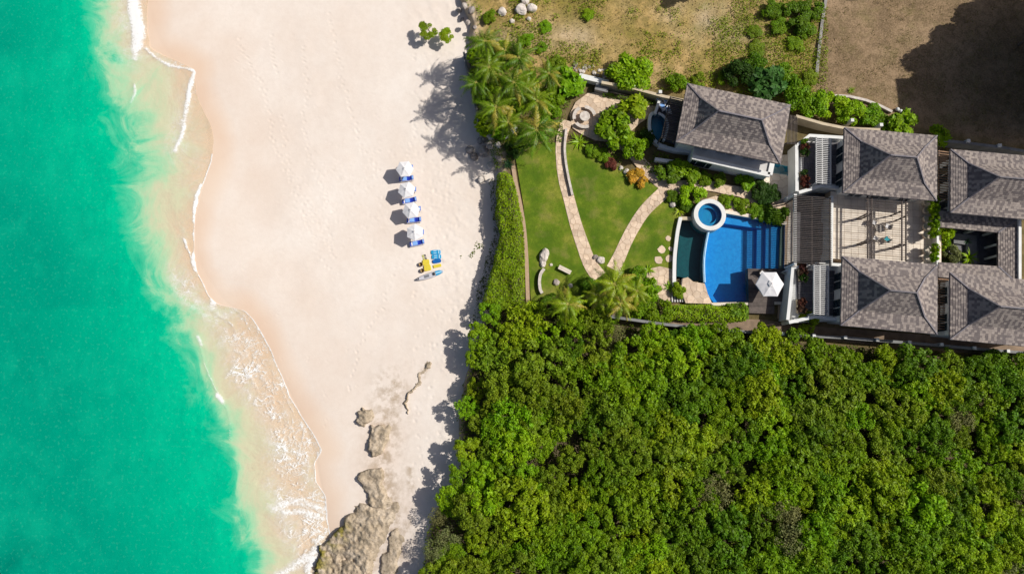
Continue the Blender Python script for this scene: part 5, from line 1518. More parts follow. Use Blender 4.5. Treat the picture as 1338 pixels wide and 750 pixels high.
# ------------------------------------------------------------------ the thicket below the villa
rs = random.Random(77)
wall_y = lambda x: float(np.interp(x, [p[0] for p in wallS], [p[1] for p in wallS]))
def ok_pos(x, y):
    if x < fL(y) + 9: return False
    if y < wall_y(x) + (21 if x > 1010 else 13): return False
    return True
spots = []
tries = 0
MIN_D = 25.5
while tries < 24000:
    tries += 1
    x, y = rs.uniform(548, 1400), rs.uniform(405, 795)
    if not ok_pos(x, y): continue
    if all((x - a) ** 2 + (y - b) ** 2 > MIN_D ** 2 for a, b in spots): spots.append((x, y))
spots.sort(key=lambda p: (p[1], p[0]))
cols_ = [(640, "at the thicket's beach edge"), (735, "below the long hedge"), (840, "below the path palms"), (945, "below the catch basin and pool"), (1040, "below the sun deck"), (1130, "below the south balcony"), (1230, "below the left lower roof"), (1500, "below the right lower roof")]
rows_ = [(34, "along the south wall"), (95, "second rank from wall"), (165, "upper middle"), (235, "lower middle"), (1000, "by the bottom edge")]
tone_names = {'mid': 'mid green', 'bright': 'bright green', 'yellow': 'yellow green', 'dark': 'dark green', 'olive': 'olive green', 'grey': 'thin greyish'}
trees = []
for i, (x, y) in enumerate(spots):
    nz = float(vnoise(np.array([x]), np.array([y]), 120, 88, 2)[0]); r_ = rs.random()
    edge_d = x - float(fL(y))
    if r_ < 0.03 or (edge_d < 60 and y > 560 and r_ < 0.16): k = 'grey'
    elif y > 640 and x > 860 and r_ < 0.40: k = 'dark'
    elif r_ < 0.22: k = 'dark' if nz < 0.5 else 'olive'
    elif r_ < 0.40: k = 'olive'
    elif r_ < 0.58: k = 'mid'
    elif r_ < 0.78: k = 'bright' if x < 760 or nz < 0.45 else 'mid'
    else: k = 'yellow'
    big = rs.choice(['small', 'medium', 'large'])
    s = {'small': 0.82, 'medium': 0.98, 'large': 1.16}[big] * rs.uniform(0.95, 1.05)
    if edge_d < 34: s *= 0.8
    cl = next(n for lim, n in cols_ if x < lim); rw = next(n for lim, n in rows_ if y - wall_y(x) < lim)
    if cl.startswith("at the thicket"):
        rw = "level with the scarp" if y < 560 else ("level with the upper rocks" if y < 650 else "by the bottom edge")
        if y < 480: rw = "just below the hedge"
    trees.append([x, y, k, big, s, f"{big} {tone_names[k]} scrub tree {cl}, {rw}"])
byl = {}
for t_ in trees: byl.setdefault(t_[5], []).append(t_)
for lab, ts in byl.items():
    if len(ts) > 1:
        ts.sort(key=lambda q: q[0])
        names = {2: ["left", "right"], 3: ["left", "middle", "right"]}.get(len(ts)) or ["leftmost", "second", "third", "fourth", "fifth", "sixth", "seventh", "eighth"][:len(ts) - 1] + ["rightmost"]
        for t_, nm in zip(ts, names): t_[5] = nm + " " + lab
for i, (x, y, k, big, s, lab) in enumerate(trees):
    hs_ = 0.35 + 0.65 * s * rs.uniform(0.88, 1.15)
    if x - float(fL(y)) < 45: hs_ *= 0.74
    c = W(x, y, 2.6 * hs_)
    root = empty("scrub_tree", (c.x, c.y, -0.15), lab, "tree", "scrub trees of the thicket", rz=rs.uniform(0, 6.28))
    me_ = BARE[i % 2] if k == 'grey' else CROWN[rs.randrange(8)]
    add("crown", me_, root, (0, 0, 0), (rs.uniform(-0.12, 0.12), rs.uniform(-0.12, 0.12), 0), (s, s, hs_), jitter(GREEN[k], rs, 0.15))
    add("trunk", TRUNK[i % 4], root, (0, 0, 0), (0, 0, 0), (s, s, hs_))

# low undergrowth that fills the gaps between the crowns: nobody could count it
rg = np.random.default_rng(91)
n = 60000
X = rg.uniform(546, 1420, n); Y = rg.uniform(395, 800, n)
wy = np.interp(X, [p[0] for p in wallS], [p[1] for p in wallS])
k = (X > fL(Y) + 2 + 10 * (vnoise(X, Y, 14, 92, 2) - 0.3)) & (Y > wy + 6)
X, Y = X[k], Y[k]
hh = 0.2 + 1.3 * vnoise(X, Y, 22, 93, 3) * rg.uniform(0.4, 1, len(X))
hh *= np.clip((X - fL(Y)) / 25, 0.25, 1)
P_ = np.stack(WA(X, Y, hh), 1)
V, F = leaf_quads(P_, rg.normal(size=(len(X), 3)) * 0.5 + np.array([0, 0, 0.8]), rg.uniform(0.10, 0.2, len(X)), rg)
o = add("undergrowth", np_mesh("undergrowth", V, F, M['leaf']), color=(0.12, 0.17, 0.012)); tag(o, "dark leafy undergrowth between the thicket's trees", "undergrowth", kind="stuff")

# weeds scattered over the dry scrub north of the garden
n = 60000
X = rg.uniform(596, 1082, n); Y = rg.uniform(-30, 150, n)
lim_ = np.interp(X, [596, 640, 745, 800, 862, 1050, 1082], [60, 55, 85, 100, 118, 145, 150])
m_ = vnoise(X, Y, 34, 94, 3); m2 = vnoise(X, Y, 9, 95, 2)
k = (X > fL(Y) + 12) & (Y < lim_) & (m_ * 0.6 + m2 * 0.5 + rg.normal(0, 0.05, n) + 0.10 * (X > 960) > 0.59)
X, Y = X[k], Y[k]
hh = rg.uniform(0.0, 0.28, len(X))
P_ = np.stack(WA(X, Y, hh), 1)
V, F = leaf_quads(P_, rg.normal(size=(len(X), 3)) * 0.55 + np.array([0, 0, 0.6]), rg.uniform(0.06, 0.15, len(X)), rg)
o = add("weeds", np_mesh("weeds", V, F, M['leaf']), color=(0.24, 0.33, 0.012)); tag(o, "low green weeds scattered over the dry scrub ground", "weeds", kind="stuff")
n = 9000
X = rg.uniform(640, 1082, n); Y = rg.uniform(-30, 150, n)
lim_ = np.interp(X, [596, 640, 745, 800, 862, 1050, 1082], [60, 55, 85, 100, 118, 145, 150])
k = (X > fL(Y) + 14) & (Y < lim_)
X, Y = X[k], Y[k]
P_ = np.stack(WA(X, Y, rg.uniform(0, 0.2, len(X))), 1)
V, F = leaf_quads(P_, rg.normal(size=(len(X), 3)), rg.uniform(0.08, 0.2, len(X)), rg, aspect=0.25)
X2 = rg.uniform(1072, 1340, 9000); Y2 = rg.uniform(-30, 185, 9000)
k2 = (Y2 < np.interp(X2, [1072, 1130, 1170, 1340], [118, 125, 140, 190])) & (vnoise(X2, Y2, 20, 99, 3) + rg.normal(0, 0.08, 9000) > 0.5)
P2 = np.stack(WA(X2[k2], Y2[k2], rg.uniform(0, 0.12, k2.sum())), 1)
V2, F2 = leaf_quads(P2, rg.normal(size=(len(P2), 3)), rg.uniform(0.06, 0.16, len(P2)), rg, aspect=0.3)
op_ = add("plot_grass", np_mesh("plot_grass", V2, F2, M['leaf']), color=(0.19, 0.17, 0.045)); tag(op_, "sparse dull grass tufts on the brown plot", "grass", kind="stuff")
o = add("dry_grass", np_mesh("dry_grass", V, F, M['leaf']), color=(0.30, 0.23, 0.08)); tag(o, "straw coloured dry grass tufts on the scrub ground", "grass", kind="stuff")

# leafy ground cover in the garden beds
n = 60000
X = rg.uniform(610, 880, n); Y = rg.uniform(55, 425, n)
upper = [(616, 64), (650, 58), (735, 92), (756, 108), (744, 140), (736, 160), (734, 186), (700, 190), (672, 208), (648, 222), (640, 196), (628, 160), (620, 120)]
mid_ = [(742, 172), (762, 180), (790, 190), (818, 180), (846, 164), (848, 186), (860, 196), (890, 210), (890, 236), (868, 232), (848, 226), (830, 202), (812, 186), (806, 196), (832, 230), (826, 236), (800, 214), (770, 196), (746, 186)]
low_ = [(690, 396), (745, 392), (795, 374), (830, 362), (850, 384), (876, 396), (876, 412), (800, 404), (735, 396)]
k = inside(X, Y, upper) | inside(X, Y, mid_) | inside(X, Y, low_)
k &= vnoise(X, Y, 12, 97, 2) + rg.normal(0, 0.08, n) > 0.36
X, Y = X[k], Y[k]
P_ = np.stack(WA(X, Y, 0.02 + 0.55 * vnoise(X, Y, 10, 98, 2) * rg.uniform(0.3, 1, len(X))), 1)
V, F = leaf_quads(P_, rg.normal(size=(len(X), 3)) * 0.4 + np.array([0, 0, 0.8]), rg.uniform(0.07, 0.15, len(X)), rg)
o = add("bed_plants", np_mesh("bed_plants", V, F, M['leaf']), color=(0.15, 0.23, 0.012)); tag(o, "low leafy ground cover filling the garden beds", "ground cover", kind="stuff")

# ivy-like creepers on the sand edge below the hedge
n = 5200
X = rg.uniform(585, 660, n); Y = rg.uniform(235, 420, n)
k = (X > fL(Y) - 7 - 8 * vnoise(X, Y, 18, 96, 2)) & (X < fL(Y) + 8)
k |= (np.exp(-((X - 618) / 20) ** 2 - ((Y - 328 + (X - 618) * 0.5) / 12) ** 2) * vnoise(X, Y, 7, 100, 2) > 0.36) & (X < fL(Y))
X, Y = X[k], Y[k]
P_ = np.stack(WA(X, Y, np.where(X > fL(Y), 0.1, beach_z(X, Y) + 0.06)), 1)
V, F = leaf_quads(P_, rg.normal(size=(len(X), 3)) * 0.4 + np.array([0, 0, 0.8]), rg.uniform(0.07, 0.15, len(X)), rg)
o = add("beach_creeper", np_mesh("beach_creeper", V, F, M['leaf']), color=(0.13, 0.17, 0.02)); tag(o, "green creeper leaves spilling from the hedge onto the sand", "creeper", kind="stuff")

# trees just outside the picture whose shade reaches into it
def far_tree(pos, h, s, k, lab):
    root = empty("shade_tree", (pos.x, pos.y, -0.2), lab, "tree", "tall trees beyond the picture's edge")
    add("crown", CROWN[k], root, (0, 0, 0), (0, 0, 0), (s, s, h / 3.3), GREEN['dark'])
    add("trunk", TRUNK[k % 4], root, (0, 0, 0), (0, 0, 0), (s, s, h / 3.3))
ords = ["first", "second", "third", "fourth", "fifth", "sixth", "seventh", "eighth", "ninth", "tenth"]
for i, (a, b) in enumerate([(1226, 80), (1246, 66), (1266, 50), (1284, 36), (1304, 20), (1262, 80), (1290, 62), (1316, 44), (1336, 24), (1318, 68)]):
    h = 14.0 + (i % 3)
    far_tree(W(a, b) + Lsh(h * 0.8), h, 1.5 + 0.15 * (i % 3), i % 8, f"tall dark tree beyond the right edge, {ords[i]} out from the neighbouring house")
for i, (a, b, h, s, lab) in enumerate([(868, 6, 6.5, 1.2, "tree beyond the top edge shading the scrub's middle"), (890, 2, 6.0, 1.0, "smaller tree beyond the top edge right of the first"), (1118, 4, 7, 1.0, "tree beyond the top edge shading the brown plot"), (780, 0, 5.0, 1.0, "tree beyond the top edge near the white boulders")]):
    p = W(a, b) + Lsh(h * 0.75)
    p.y = max(p.y, W(a, 0).y + 3.2)
    far_tree(p, h, s, i + 4 if i < 4 else i, lab)
# ------------------------------------------------------------------ rocks
def boulder_mesh(name, seed, m, rough_=0.28, squash=0.75, sub=3):
    bm = bmesh.new(); bmesh.ops.create_icosphere(bm, subdivisions=sub, radius=1.0)
    off = Vector((seed * 3.1, seed * 1.7, seed * 0.9))
    for v in bm.verts:
        n1_ = mnoise.noise(v.co * 1.1 + off); n2_ = mnoise.noise(v.co * 2.6 + off); n3_ = abs(mnoise.noise(v.co * 4.5 + off))
        v.co *= 1 + rough_ * n1_ + rough_ * 0.5 * n2_ - rough_ * 0.35 * n3_
        v.co.z *= squash
    me = bpy.data.meshes.new(name); bm.to_mesh(me); bm.free()
    me.materials.append(M[m])
    return me
BOULD = [boulder_mesh("boulder", i + 1, 'rock') for i in range(5)]
WBOULD = [boulder_mesh("white_boulder", i + 11, 'white_rock') for i in range(3)]
def boulder(px, py, r, label, seed, white=False, z=0.0, st=1.0, group="loose boulders"):
    rs = random.Random(seed)
    s = r / 10.0
    p = W(px, py, z + 0.2 * s)
    me = (WBOULD if white else BOULD)[seed % (3 if white else 5)]
    o = add("boulder", me, None, (p.x, p.y, z + 0.18 * s), (rs.uniform(-0.2, 0.2), rs.uniform(-0.2, 0.2), rs.uniform(0, 6.28)), (s * rs.uniform(0.85, 1.15), s * rs.uniform(0.8, 1.1) * st, s * rs.uniform(0.75, 1.0)))
    tag(o, label, "boulder", group)
    return o
bl = [
    (681, 13, 7.5, "tall white boulder of the trio at the top edge", 1), (695, 11, 7.0, "rightmost white boulder of the trio at the top edge", 1), (686, 1, 6.5, "white boulder cut by the top edge", 1),
    (656, 16, 6.0, "single grey boulder left of the white trio", 1), (669, 28, 3.6, "small white boulder below the white trio", 1), (691, 25, 3.4, "small boulder under the rightmost white boulder", 1),
    (616, 14, 6.0, "largest grey boulder at the sand path's mouth", 0), (607, 8, 4.5, "small boulder at the path's mouth, top", 0), (600, 14, 3.8, "small boulder on the left of the path's mouth", 0), (611, 30, 4.0, "grey boulder below the largest at the path's mouth", 0), (620, 36, 3.6, "lowest grey boulder at the path's mouth", 0), (604, 26, 3.0, "smallest boulder at the path's mouth", 0),
    (612, 73, 4.5, "grey boulder at the upper end of the sand wall", 0),
    (641, 178, 6.0, "pale orange boulder at the head of the beach boulder heap", 1), (614, 196, 6.0, "left outer boulder of the beach heap", 0), (620, 205, 6.5, "dark round boulder at the left of the beach heap", 0), (632, 198, 8.5, "long grey boulder in the middle of the beach heap", 0), (640, 190, 5.0, "small boulder on the upper side of the beach heap", 0), (650, 190, 5.0, "orange tinted boulder right of the beach heap", 1), (643, 217, 6.5, "white streaked boulder above the hedge top", 1), (629, 235, 5.5, "lone white boulder on the sand by the hedge top", 1), (651, 208, 5.0, "grey boulder between the heap and the agave", 0), (627, 184, 4.5, "reddish slab boulder against the end of the sand wall", 0),
    (818, 224, 4.5, "pale rock left of the yellow croton", 1), (811, 220, 3.5, "small pale rock at the middle lawn's upper right", 1), (795, 190, 3.4, "small rock among the clipped shrubs", 0),
    (879, 267, 5.0, "pale rock nearest the right lawn by the spa shrubs", 1), (887, 257, 4.4, "white rock under the yellow green round shrub", 1), (884, 262, 4.0, "grey rock between two pale ones left of the spa", 0), (899, 270, 4.0, "long pale rock right of the yellow strap plant", 1),
    (727, 369, 5.0, "grey rock on the left lawn below the wooden bench", 0), (785, 340, 5.0, "pale rock between the lower ends of the two paths", 1), (778, 336, 3.6, "darker small rock between the lower ends of the paths", 0), (837, 358, 4.4, "pale rock beside the lime rosette near the palms", 1),
]
for i, (a, b, r, lab, wt) in enumerate(bl):
    zz = 0.0
    if a < fL(b) + 1: zz = float(beach_z(np.array(a), np.array(b)))
    boulder(a, b, r, lab, 600 + i, bool(wt), zz)
# rubble pile behind the counter wall
rs = random.Random(5)
pile = []
for i in range(26):
    a = rs.uniform(750, 792); b = 86 + (a - 750) * 0.25 + rs.uniform(-6, 6)
    o = boulder(a, b, rs.uniform(1.8, 3.4), "small grey brown stone in the rubble pile behind the counter wall", 700 + i, i % 3 == 0, -0.1, group="stones of the rubble pile")

# ---- sandstone outcrops on the beach
t = NT("beach_sandstone")
na = t.noise(0.6, 5.0, 0.65); nb = t.noise(3.0, 5.0, 0.7)
c = t.ramp(na, [(0.35, (0.33, 0.265, 0.185)), (0.52, (0.46, 0.375, 0.275)), (0.68, (0.58, 0.485, 0.375))])
c = t.mix(t.ramp(nb, [(0.36, 0.6), (0.50, 0.0)]), c, (0.19, 0.14, 0.095))
c = t.mix(t.attr("moss"), c, t.ramp(nb, [(0.4, (0.11, 0.10, 0.02)), (0.6, (0.30, 0.25, 0.05))]))
t.base(c); t.rough(0.9, 0.2); t.bump(t.math('ADD', nb, t.noise(9.0, 4.0, 0.7)), 0.8, 0.08)
M['sandstone'] = t.m
def outcrop(poly, h, label, seed, moss=None, steep=3.0, step=1.1, ridge=0.5):
    xs_ = [p[0] for p in poly]; ys_ = [p[1] for p in poly]
    gx, gy = np.meshgrid(np.arange(min(xs_) - 8, max(xs_) + 8, step), np.arange(min(ys_) - 8, max(ys_) + 8, step))
    jx = gx + 15 * (vnoise(gx, gy, 13, seed + 9, 4) - 0.5); jy = gy + 15 * (vnoise(gx, gy, 13, seed + 19, 4) - 0.5)
    d = sdf(jx, jy, poly)
    n_ = vnoise(gx, gy, 30, seed, 4); r_ = 1 - np.abs(2 * vnoise(gx, gy, 14, seed + 3, 4) - 1); f_ = vnoise(gx, gy, 4, seed + 5, 3)
    left_ = np.clip(1 - (gx - min(xs_)) / (max(xs_) - min(xs_)), 0, 1)       # the seaward side stands higher
    wd = max(xs_) - min(xs_)
    steep = 1.4 + 0.16 * wd * sstep(0.35, 0.95, 1 - left_)      # broken on the sea side, running out into the sand on the other
    prof_ = np.clip(d / steep, -1.2, 1)
    pit = sstep(0.52, 0.75, vnoise(gx, gy, 9, seed + 11, 3)) * sstep(0.25, 0.8, left_)
    Z = beach_z(gx, gy) + h * (prof_ * (0.35 + 0.5 * n_ + ridge * (r_ - 0.6) + 0.35 * left_) + (0.16 + 0.25 * left_) * (f_ - 0.5) * (prof_ > 0) - 0.45 * pit * (prof_ > 0.3))
    terr = np.floor((n_ * 0.6 + f_ * 0.25 + r_ * 0.3) * 7) / 7
    Z += h * 0.75 * (terr - 0.5) * np.clip(prof_, 0, 1)
    Z = np.where(d < 0, beach_z(gx, gy) + h * d / steep * 0.6 - 0.02, Z)
    V, F = grid_mesh("o", gx, gy, Z, None)
    F = F[(d.reshape(-1)[F] > -2.5).any(1)]
    used = np.unique(F); mp = np.full(len(V), -1); mp[used] = np.arange(len(used))
    V = V[used]; F = mp[F]
    c = np.array([V[:, 0].mean(), V[:, 1].mean(), V[:, 2].min()])
    me = np_mesh("rock_outcrop", V - c, F, M['sandstone'], False)
    ms = np.zeros(gx.shape)
    if moss is not None: ms = np.exp(-(seg_dist(gx, gy, moss) / 12) ** 2) * sstep(0.3, 0.6, vnoise(gx, gy, 8, seed + 7, 2))
    set_attr(me, "moss", ms.reshape(-1)[used])
    o = add("rock_outcrop", me, None, tuple(c))
    tag(o, label, "rock", "sandstone outcrops on the beach")
outcrop([(467, 540), (474, 533), (484, 532), (489, 540), (490, 548), (484, 555), (478, 562), (470, 558), (466, 550)], 0.5, "small rounded rock outcrop on the sand, the upper left one", 801)
outcrop([(486, 556), (494, 551), (500, 556), (507, 552), (512, 560), (508, 575), (502, 588), (496, 599), (488, 596), (483, 586), (484, 572)], 0.5, "flat rock outcrop on the sand below the small rounded one", 802, ridge=0.7)
outcrop([(474, 620), (484, 612), (500, 610), (503, 622), (500, 636), (508, 648), (512, 660), (500, 668), (486, 664), (478, 652), (480, 642), (470, 636), (467, 628)], 0.5, "upper knob of the long rocky ridge running to the sea", 803, ridge=0.7)
outcrop([(470, 656), (484, 654), (502, 662), (516, 656), (522, 668), (514, 686), (504, 700), (494, 716), (488, 734), (486, 765), (408, 765), (411, 736), (418, 714), (430, 702), (442, 694), (448, 684), (456, 672), (464, 668)], 0.62, "long craggy brown rock ridge at the bottom where beach meets sea", 804, moss=[(412, 750), (420, 718), (434, 702), (446, 694)], ridge=0.8, step=1.0)
outcrop([(506, 702), (524, 690), (528, 706), (520, 730), (512, 762), (496, 762), (500, 730)], 0.3, "low sand coloured ledge right of the craggy ridge", 805)

outcrop([(a - 1.6, b) for a, b in scarp] + [(a + 1.8, b + 1) for a, b in scarp[::-1]], 0.30, "thin crooked brown rock ledge in the sand above the outcrops", 806, step=0.7)
outcrop([(553, 474), (558, 471), (562, 475), (560, 483), (555, 486), (552, 481)], 0.35, "small brown rock at the head of the thin crooked ledge", 807, step=0.7)

# ------------------------------------------------------------------ beach parasols and loungers
def parasol_mesh(mb_, r, z, rise, n=6, sag=0.0, rot=0.0):
    top = (0, 0, z + rise)
    for k in range(n):
        a0, a1 = rot + 2 * math.pi * k / n, rot + 2 * math.pi * (k + 1) / n
        p0, p1 = (r * math.cos(a0), r * math.sin(a0), z), (r * math.cos(a1), r * math.sin(a1), z)
        m0 = (0.5 * p0[0], 0.5 * p0[1], z + rise * 0.56); m1 = (0.5 * p1[0], 0.5 * p1[1], z + rise * 0.56)
        mm = ((m0[0] + m1[0]) / 2, (m0[1] + m1[1]) / 2, z + rise * 0.50); pm_ = ((p0[0] + p1[0]) / 2 * 0.97, (p0[1] + p1[1]) / 2 * 0.97, z + 0.02)
        v0, v1 = (p0[0], p0[1], z - 0.16), (p1[0], p1[1], z - 0.16)
        mb_.raw([top, m0, mm, m1, p0, pm_, p1, v0, v1], [(0, 1, 2), (0, 2, 3), (1, 4, 5, 2), (2, 5, 6, 3), (4, 7, 8, 6, 5)])
    return mb_

t = NT("parasol_canvas")
t.base(t.ramp(t.noise(1.5, 3.0), [(0.35, (0.84, 0.82, 0.82)), (0.65, (0.76, 0.75, 0.76))])); t.rough(0.85, 0.2)
tr = t.n("BsdfTranslucent"); tr.inputs[0].default_value = (0.6, 0.58, 0.55, 1)
mx = t.n("MixShader"); mx.inputs[0].default_value = 0.12; t.l(t.b.outputs[0], mx.inputs[1]); t.l(tr.outputs[0], mx.inputs[2]); t.l(mx.outputs[0], t.out.inputs[0])
M['parasol'] = t.m

def make_parasol(r, z, rise):
    root = empty("beach_parasol", (0, 0, 0))
    cn = parasol_mesh(MB(), r, z, rise).build("canopy", M['parasol'], root, local=True)
    cap = parasol_mesh(MB(), r * 0.24, z + rise * 0.86, rise * 0.30).build("vent_cap", M['canvas_white'], root, local=True)
    MB().tube([(0, 0, -0.4), (0, 0, z + rise + 0.16)], 0.035, 8).build("pole", M['metal'], root, local=True)
    MB().lathe((0, 0, z + rise + 0.06), [(0.0, 0.14), (0.05, 0.09), (0.035, 0.0)], 10).build("finial", M['metal'], root, local=True)
    for k in range(6):
        a = 2 * math.pi * k / 6
        MB().bar((0.05 * math.cos(a), 0.05 * math.sin(a), z + rise - 0.06), (r * 0.97 * math.cos(a), r * 0.97 * math.sin(a), z - 0.03), 0.03, 0.03).build("rib", M['metal'], root, local=True)
    MB().lathe((0, 0, 0), [(0.0, 0.1), (0.25, 0.08), (0.28, -0.1)], 16).build("base", M['metal'], root, local=True)
    return root

def make_lounger():
    """head towards -x; 1.95 long"""
    root = empty("beach_lounger", (0, 0, 0))
    fr_ = MB()
    for s in (-1, 1): fr_.box((0, s * 0.34, 0.30), (1.95, 0.06, 0.07))
    for x in (-0.9, 0.0, 0.92): fr_.box((x, 0, 0.30), (0.06, 0.62, 0.06))
    fr_.build("frame", M['white_wood'], root, local=True)
    for x in (-0.75, 0.8):
        for s in (-1, 1): MB().box((x, s * 0.33, 0.12), (0.07, 0.07, 0.30)).build("leg", M['white_wood'], root, local=True)
    MB().box((0.33, 0, 0.395), (1.24, 0.60, 0.09)).build("seat_cushion", M['blue_fabric'], root, local=True)
    b = MB(); b.hexa([(-0.98, -0.30, 0.62), (-0.31, -0.30, 0.36), (-0.31, 0.30, 0.36), (-0.98, 0.30, 0.62)], [(-0.94, -0.30, 0.72), (-0.27, -0.30, 0.45), (-0.27, 0.30, 0.45), (-0.94, 0.30, 0.72)])
    b.build("backrest_cushion", M['blue_fabric'], root, local=True)
    MB().box((0.25, 0, 0.450), (0.62, 0.52, 0.02)).build("towel", M['light_blue'], root, local=True)
    MB().box((0.70, 0, 0.452), (0.16, 0.52, 0.022)).build("towel_band", M['canvas_white'], root, local=True)
    MB().box((-0.86, 0, 0.735), (0.16, 0.5, 0.06)).build("head_pillow", M['light_blue'], root, local=True)
    return root

para = [(527.5, 220), (531.5, 248.5), (537.5, 274), (541.5, 304)]
pords = ["topmost", "second", "third", "lowest"]
def beach_xy(px, py, dz):
    z = float(beach_z(np.array(float(px)), np.array(float(py))))
    p = W(px, py, z + dz); return Vector((p.x, p.y, z))
P0, L0 = make_parasol(1.18, 1.95, 0.42), make_lounger()
first = True
for i, (a, b) in enumerate(para):
    o = P0 if i == 0 else copy_tree(P0)
    o.location = beach_xy(a, b, 2.15); o.rotation_euler = ((0.03, -0.05, 0.02, -0.03)[i], (0.05, -0.02, -0.04, 0.03)[i], (0.1, 0.28, 0.22, 0.55)[i])
    tag(o, f"white hexagonal beach parasol, {pords[i]} of the four in the row", "parasol", "beach parasols in a row")
    for j, (dx, dy) in enumerate(((4.5, -6.5), (5.0, 7.5))):
        l_ = L0 if (i == 0 and j == 0) else copy_tree(L0)
        k = beach_xy(a + dx - 1.5, b + dy + 6.0, 0.4)
        l_.location = k; l_.rotation_euler = (0, 0, math.pi + (0.10 if j else 0.04) + (0.0, 0.07, -0.03, 0.09)[i] * (1 if j else -0.6))
        tag(l_, f"blue cushioned lounger on the {'upper' if j == 0 else 'lower'} side of the {pords[i]} beach parasol", "lounger", "blue loungers under the beach parasols")

# ---- water toys laid out on the sand
M['yellow'] = pm("yellow_foam", (0.72, 0.58, 0.06), (0.62, 0.49, 0.04), 6.0, 0.6)
M['aqua'] = pm("aqua_plastic", (0.02, 0.36, 0.62), (0.02, 0.28, 0.55), 6.0, 0.4)
M['aqua_light'] = pm("pale_blue_plastic", (0.35, 0.60, 0.76), None, rough=0.4)
M['navy'] = pm("deep_blue_plastic", (0.01, 0.13, 0.42), (0.01, 0.09, 0.34), 5.0, 0.4)
M['olive_rubber'] = pm("lime_rubber", (0.42, 0.43, 0.06), None, rough=0.6)
M['black'] = pm("black_rubber", (0.03, 0.03, 0.03), None, rough=0.6)
M['kayak'] = pm("pale_grey_plastic", (0.58, 0.57, 0.60), (0.50, 0.49, 0.53), 3.0, 0.35)
M['straw'] = pm("straw", (0.40, 0.28, 0.13), (0.30, 0.20, 0.09), 12.0, 0.8)
def slab(name, px, py, l, w, ang, m, label, cat, th=0.08, nose=0.35, group=None, extra=None):
    """rounded board lying on the sand"""
    c = beach_xy(px, py, 0.05)
    root = empty(name, (c.x, c.y, c.z + 0.02), label, cat, group, rz=ang, scale=1.22)
    n = 20; out = []
    for k in range(n):
        a = 2 * math.pi * k / n; ca_, sa_ = math.cos(a), math.sin(a)
        e = nose
        out.append((l / 2 * math.copysign(abs(ca_) ** e, ca_), w / 2 * math.copysign(abs(sa_) ** e, sa_)))
    MB().prism(out, 0.0, th * 0.7).build("body", M[m], root, local=True)
    MB().prism([(x * 0.93, y * 0.88) for x, y in out], th * 0.7, th).build("deck", M[m], root, local=True)
    if extra: extra(root)
    return root
def vest_bits(root):
    MB().box((-0.1, 0.12, 0.11), (0.34, 0.10, 0.05)).build("strap", M['aqua_light'], root, local=True)
    MB().box((-0.1, -0.12, 0.11), (0.34, 0.10, 0.05)).build("strap", M['aqua_light'], root, local=True)
    MB().box((0.32, 0.0, 0.11), (0.12, 0.4, 0.04)).build("collar", M['aqua_light'], root, local=True)
slab("life_vest", 569.5, 329.7, 1.05, 0.5, 0.05, 'aqua', "upper of two blue life vests on the sand", "life vest", extra=vest_bits, group="water toys on the sand")
slab("life_vest", 570.3, 335.6, 1.05, 0.5, 0.05, 'aqua', "lower of two blue life vests on the sand", "life vest", extra=vest_bits, group="water toys on the sand")
slab("bodyboard", 570.7, 341.3, 0.98, 0.46, 0.15, 'navy', "deep blue curved bodyboard below the life vests", "bodyboard", group="water toys on the sand", nose=0.6)
slab("bodyboard", 571.3, 347.5, 0.9, 0.36, 0.22, 'yellow', "small yellow bodyboard above the kayak", "bodyboard", group="water toys on the sand")
def ribs(root):
    for k in range(3): MB().box((-0.22 + 0.22 * k, 0, 0.09), (0.05, 1.0, 0.04)).build("rib", M['yellow'], root, local=True)
slab("float_mat", 556.6, 343.0, 0.75, 0.62, 0.15, 'yellow', "upper yellow float mat on the sand", "float mat", th=0.1, group="water toys on the sand", extra=None)
slab("float_mat", 558.6, 350.2, 0.78, 0.66, 0.2, 'yellow', "lower yellow float mat on the sand", "float mat", th=0.1, group="water toys on the sand")
for i, (a, b) in enumerate([(549.8, 345.6), (551.8, 353.6)]):
    c = beach_xy(a, b, 0.2)
    root = empty("straw_hat", (c.x, c.y, c.z), f"{['upper', 'lower'][i]} round straw beach basket left of the yellow mats", "basket", "water toys on the sand")
    MB().lathe((0, 0, 0), [(0.20, 0.0), (0.30, 0.16), (0.26, 0.30), (0.24, 0.30), (0.26, 0.16), (0.17, 0.03), (0.0, 0.03)], 18).build("body", M['straw'], root, local=True)
    MB().lathe((0, 0, 0.30), [(0.24, 0.0), (0.27, 0.015), (0.27, 0.04), (0.24, 0.04)], 18).build("rim", M['wood_dark'], root, local=True)
    root.name = "beach_basket"
for i, (a, b) in enumerate([(554.5, 334.3), (555.6, 338.0)]):
    c = beach_xy(a, b, 0.05)
    root = empty("swim_fins", (c.x, c.y, c.z), f"{['upper', 'lower'][i]} lime and black swim fin pair on the sand", "fins", "water toys on the sand", rz=0.3)
    for s in (-1, 1):
        MB().prism([(-0.28, s * 0.09 - 0.08), (0.0, s * 0.09 - 0.05), (0.0, s * 0.09 + 0.05), (-0.28, s * 0.09 + 0.08)], 0.02, 0.06).build("blade", M['olive_rubber'], root, local=True)
        MB().box((0.1, s * 0.09, 0.07), (0.22, 0.11, 0.1)).build("foot_pocket", M['black'], root, local=True)
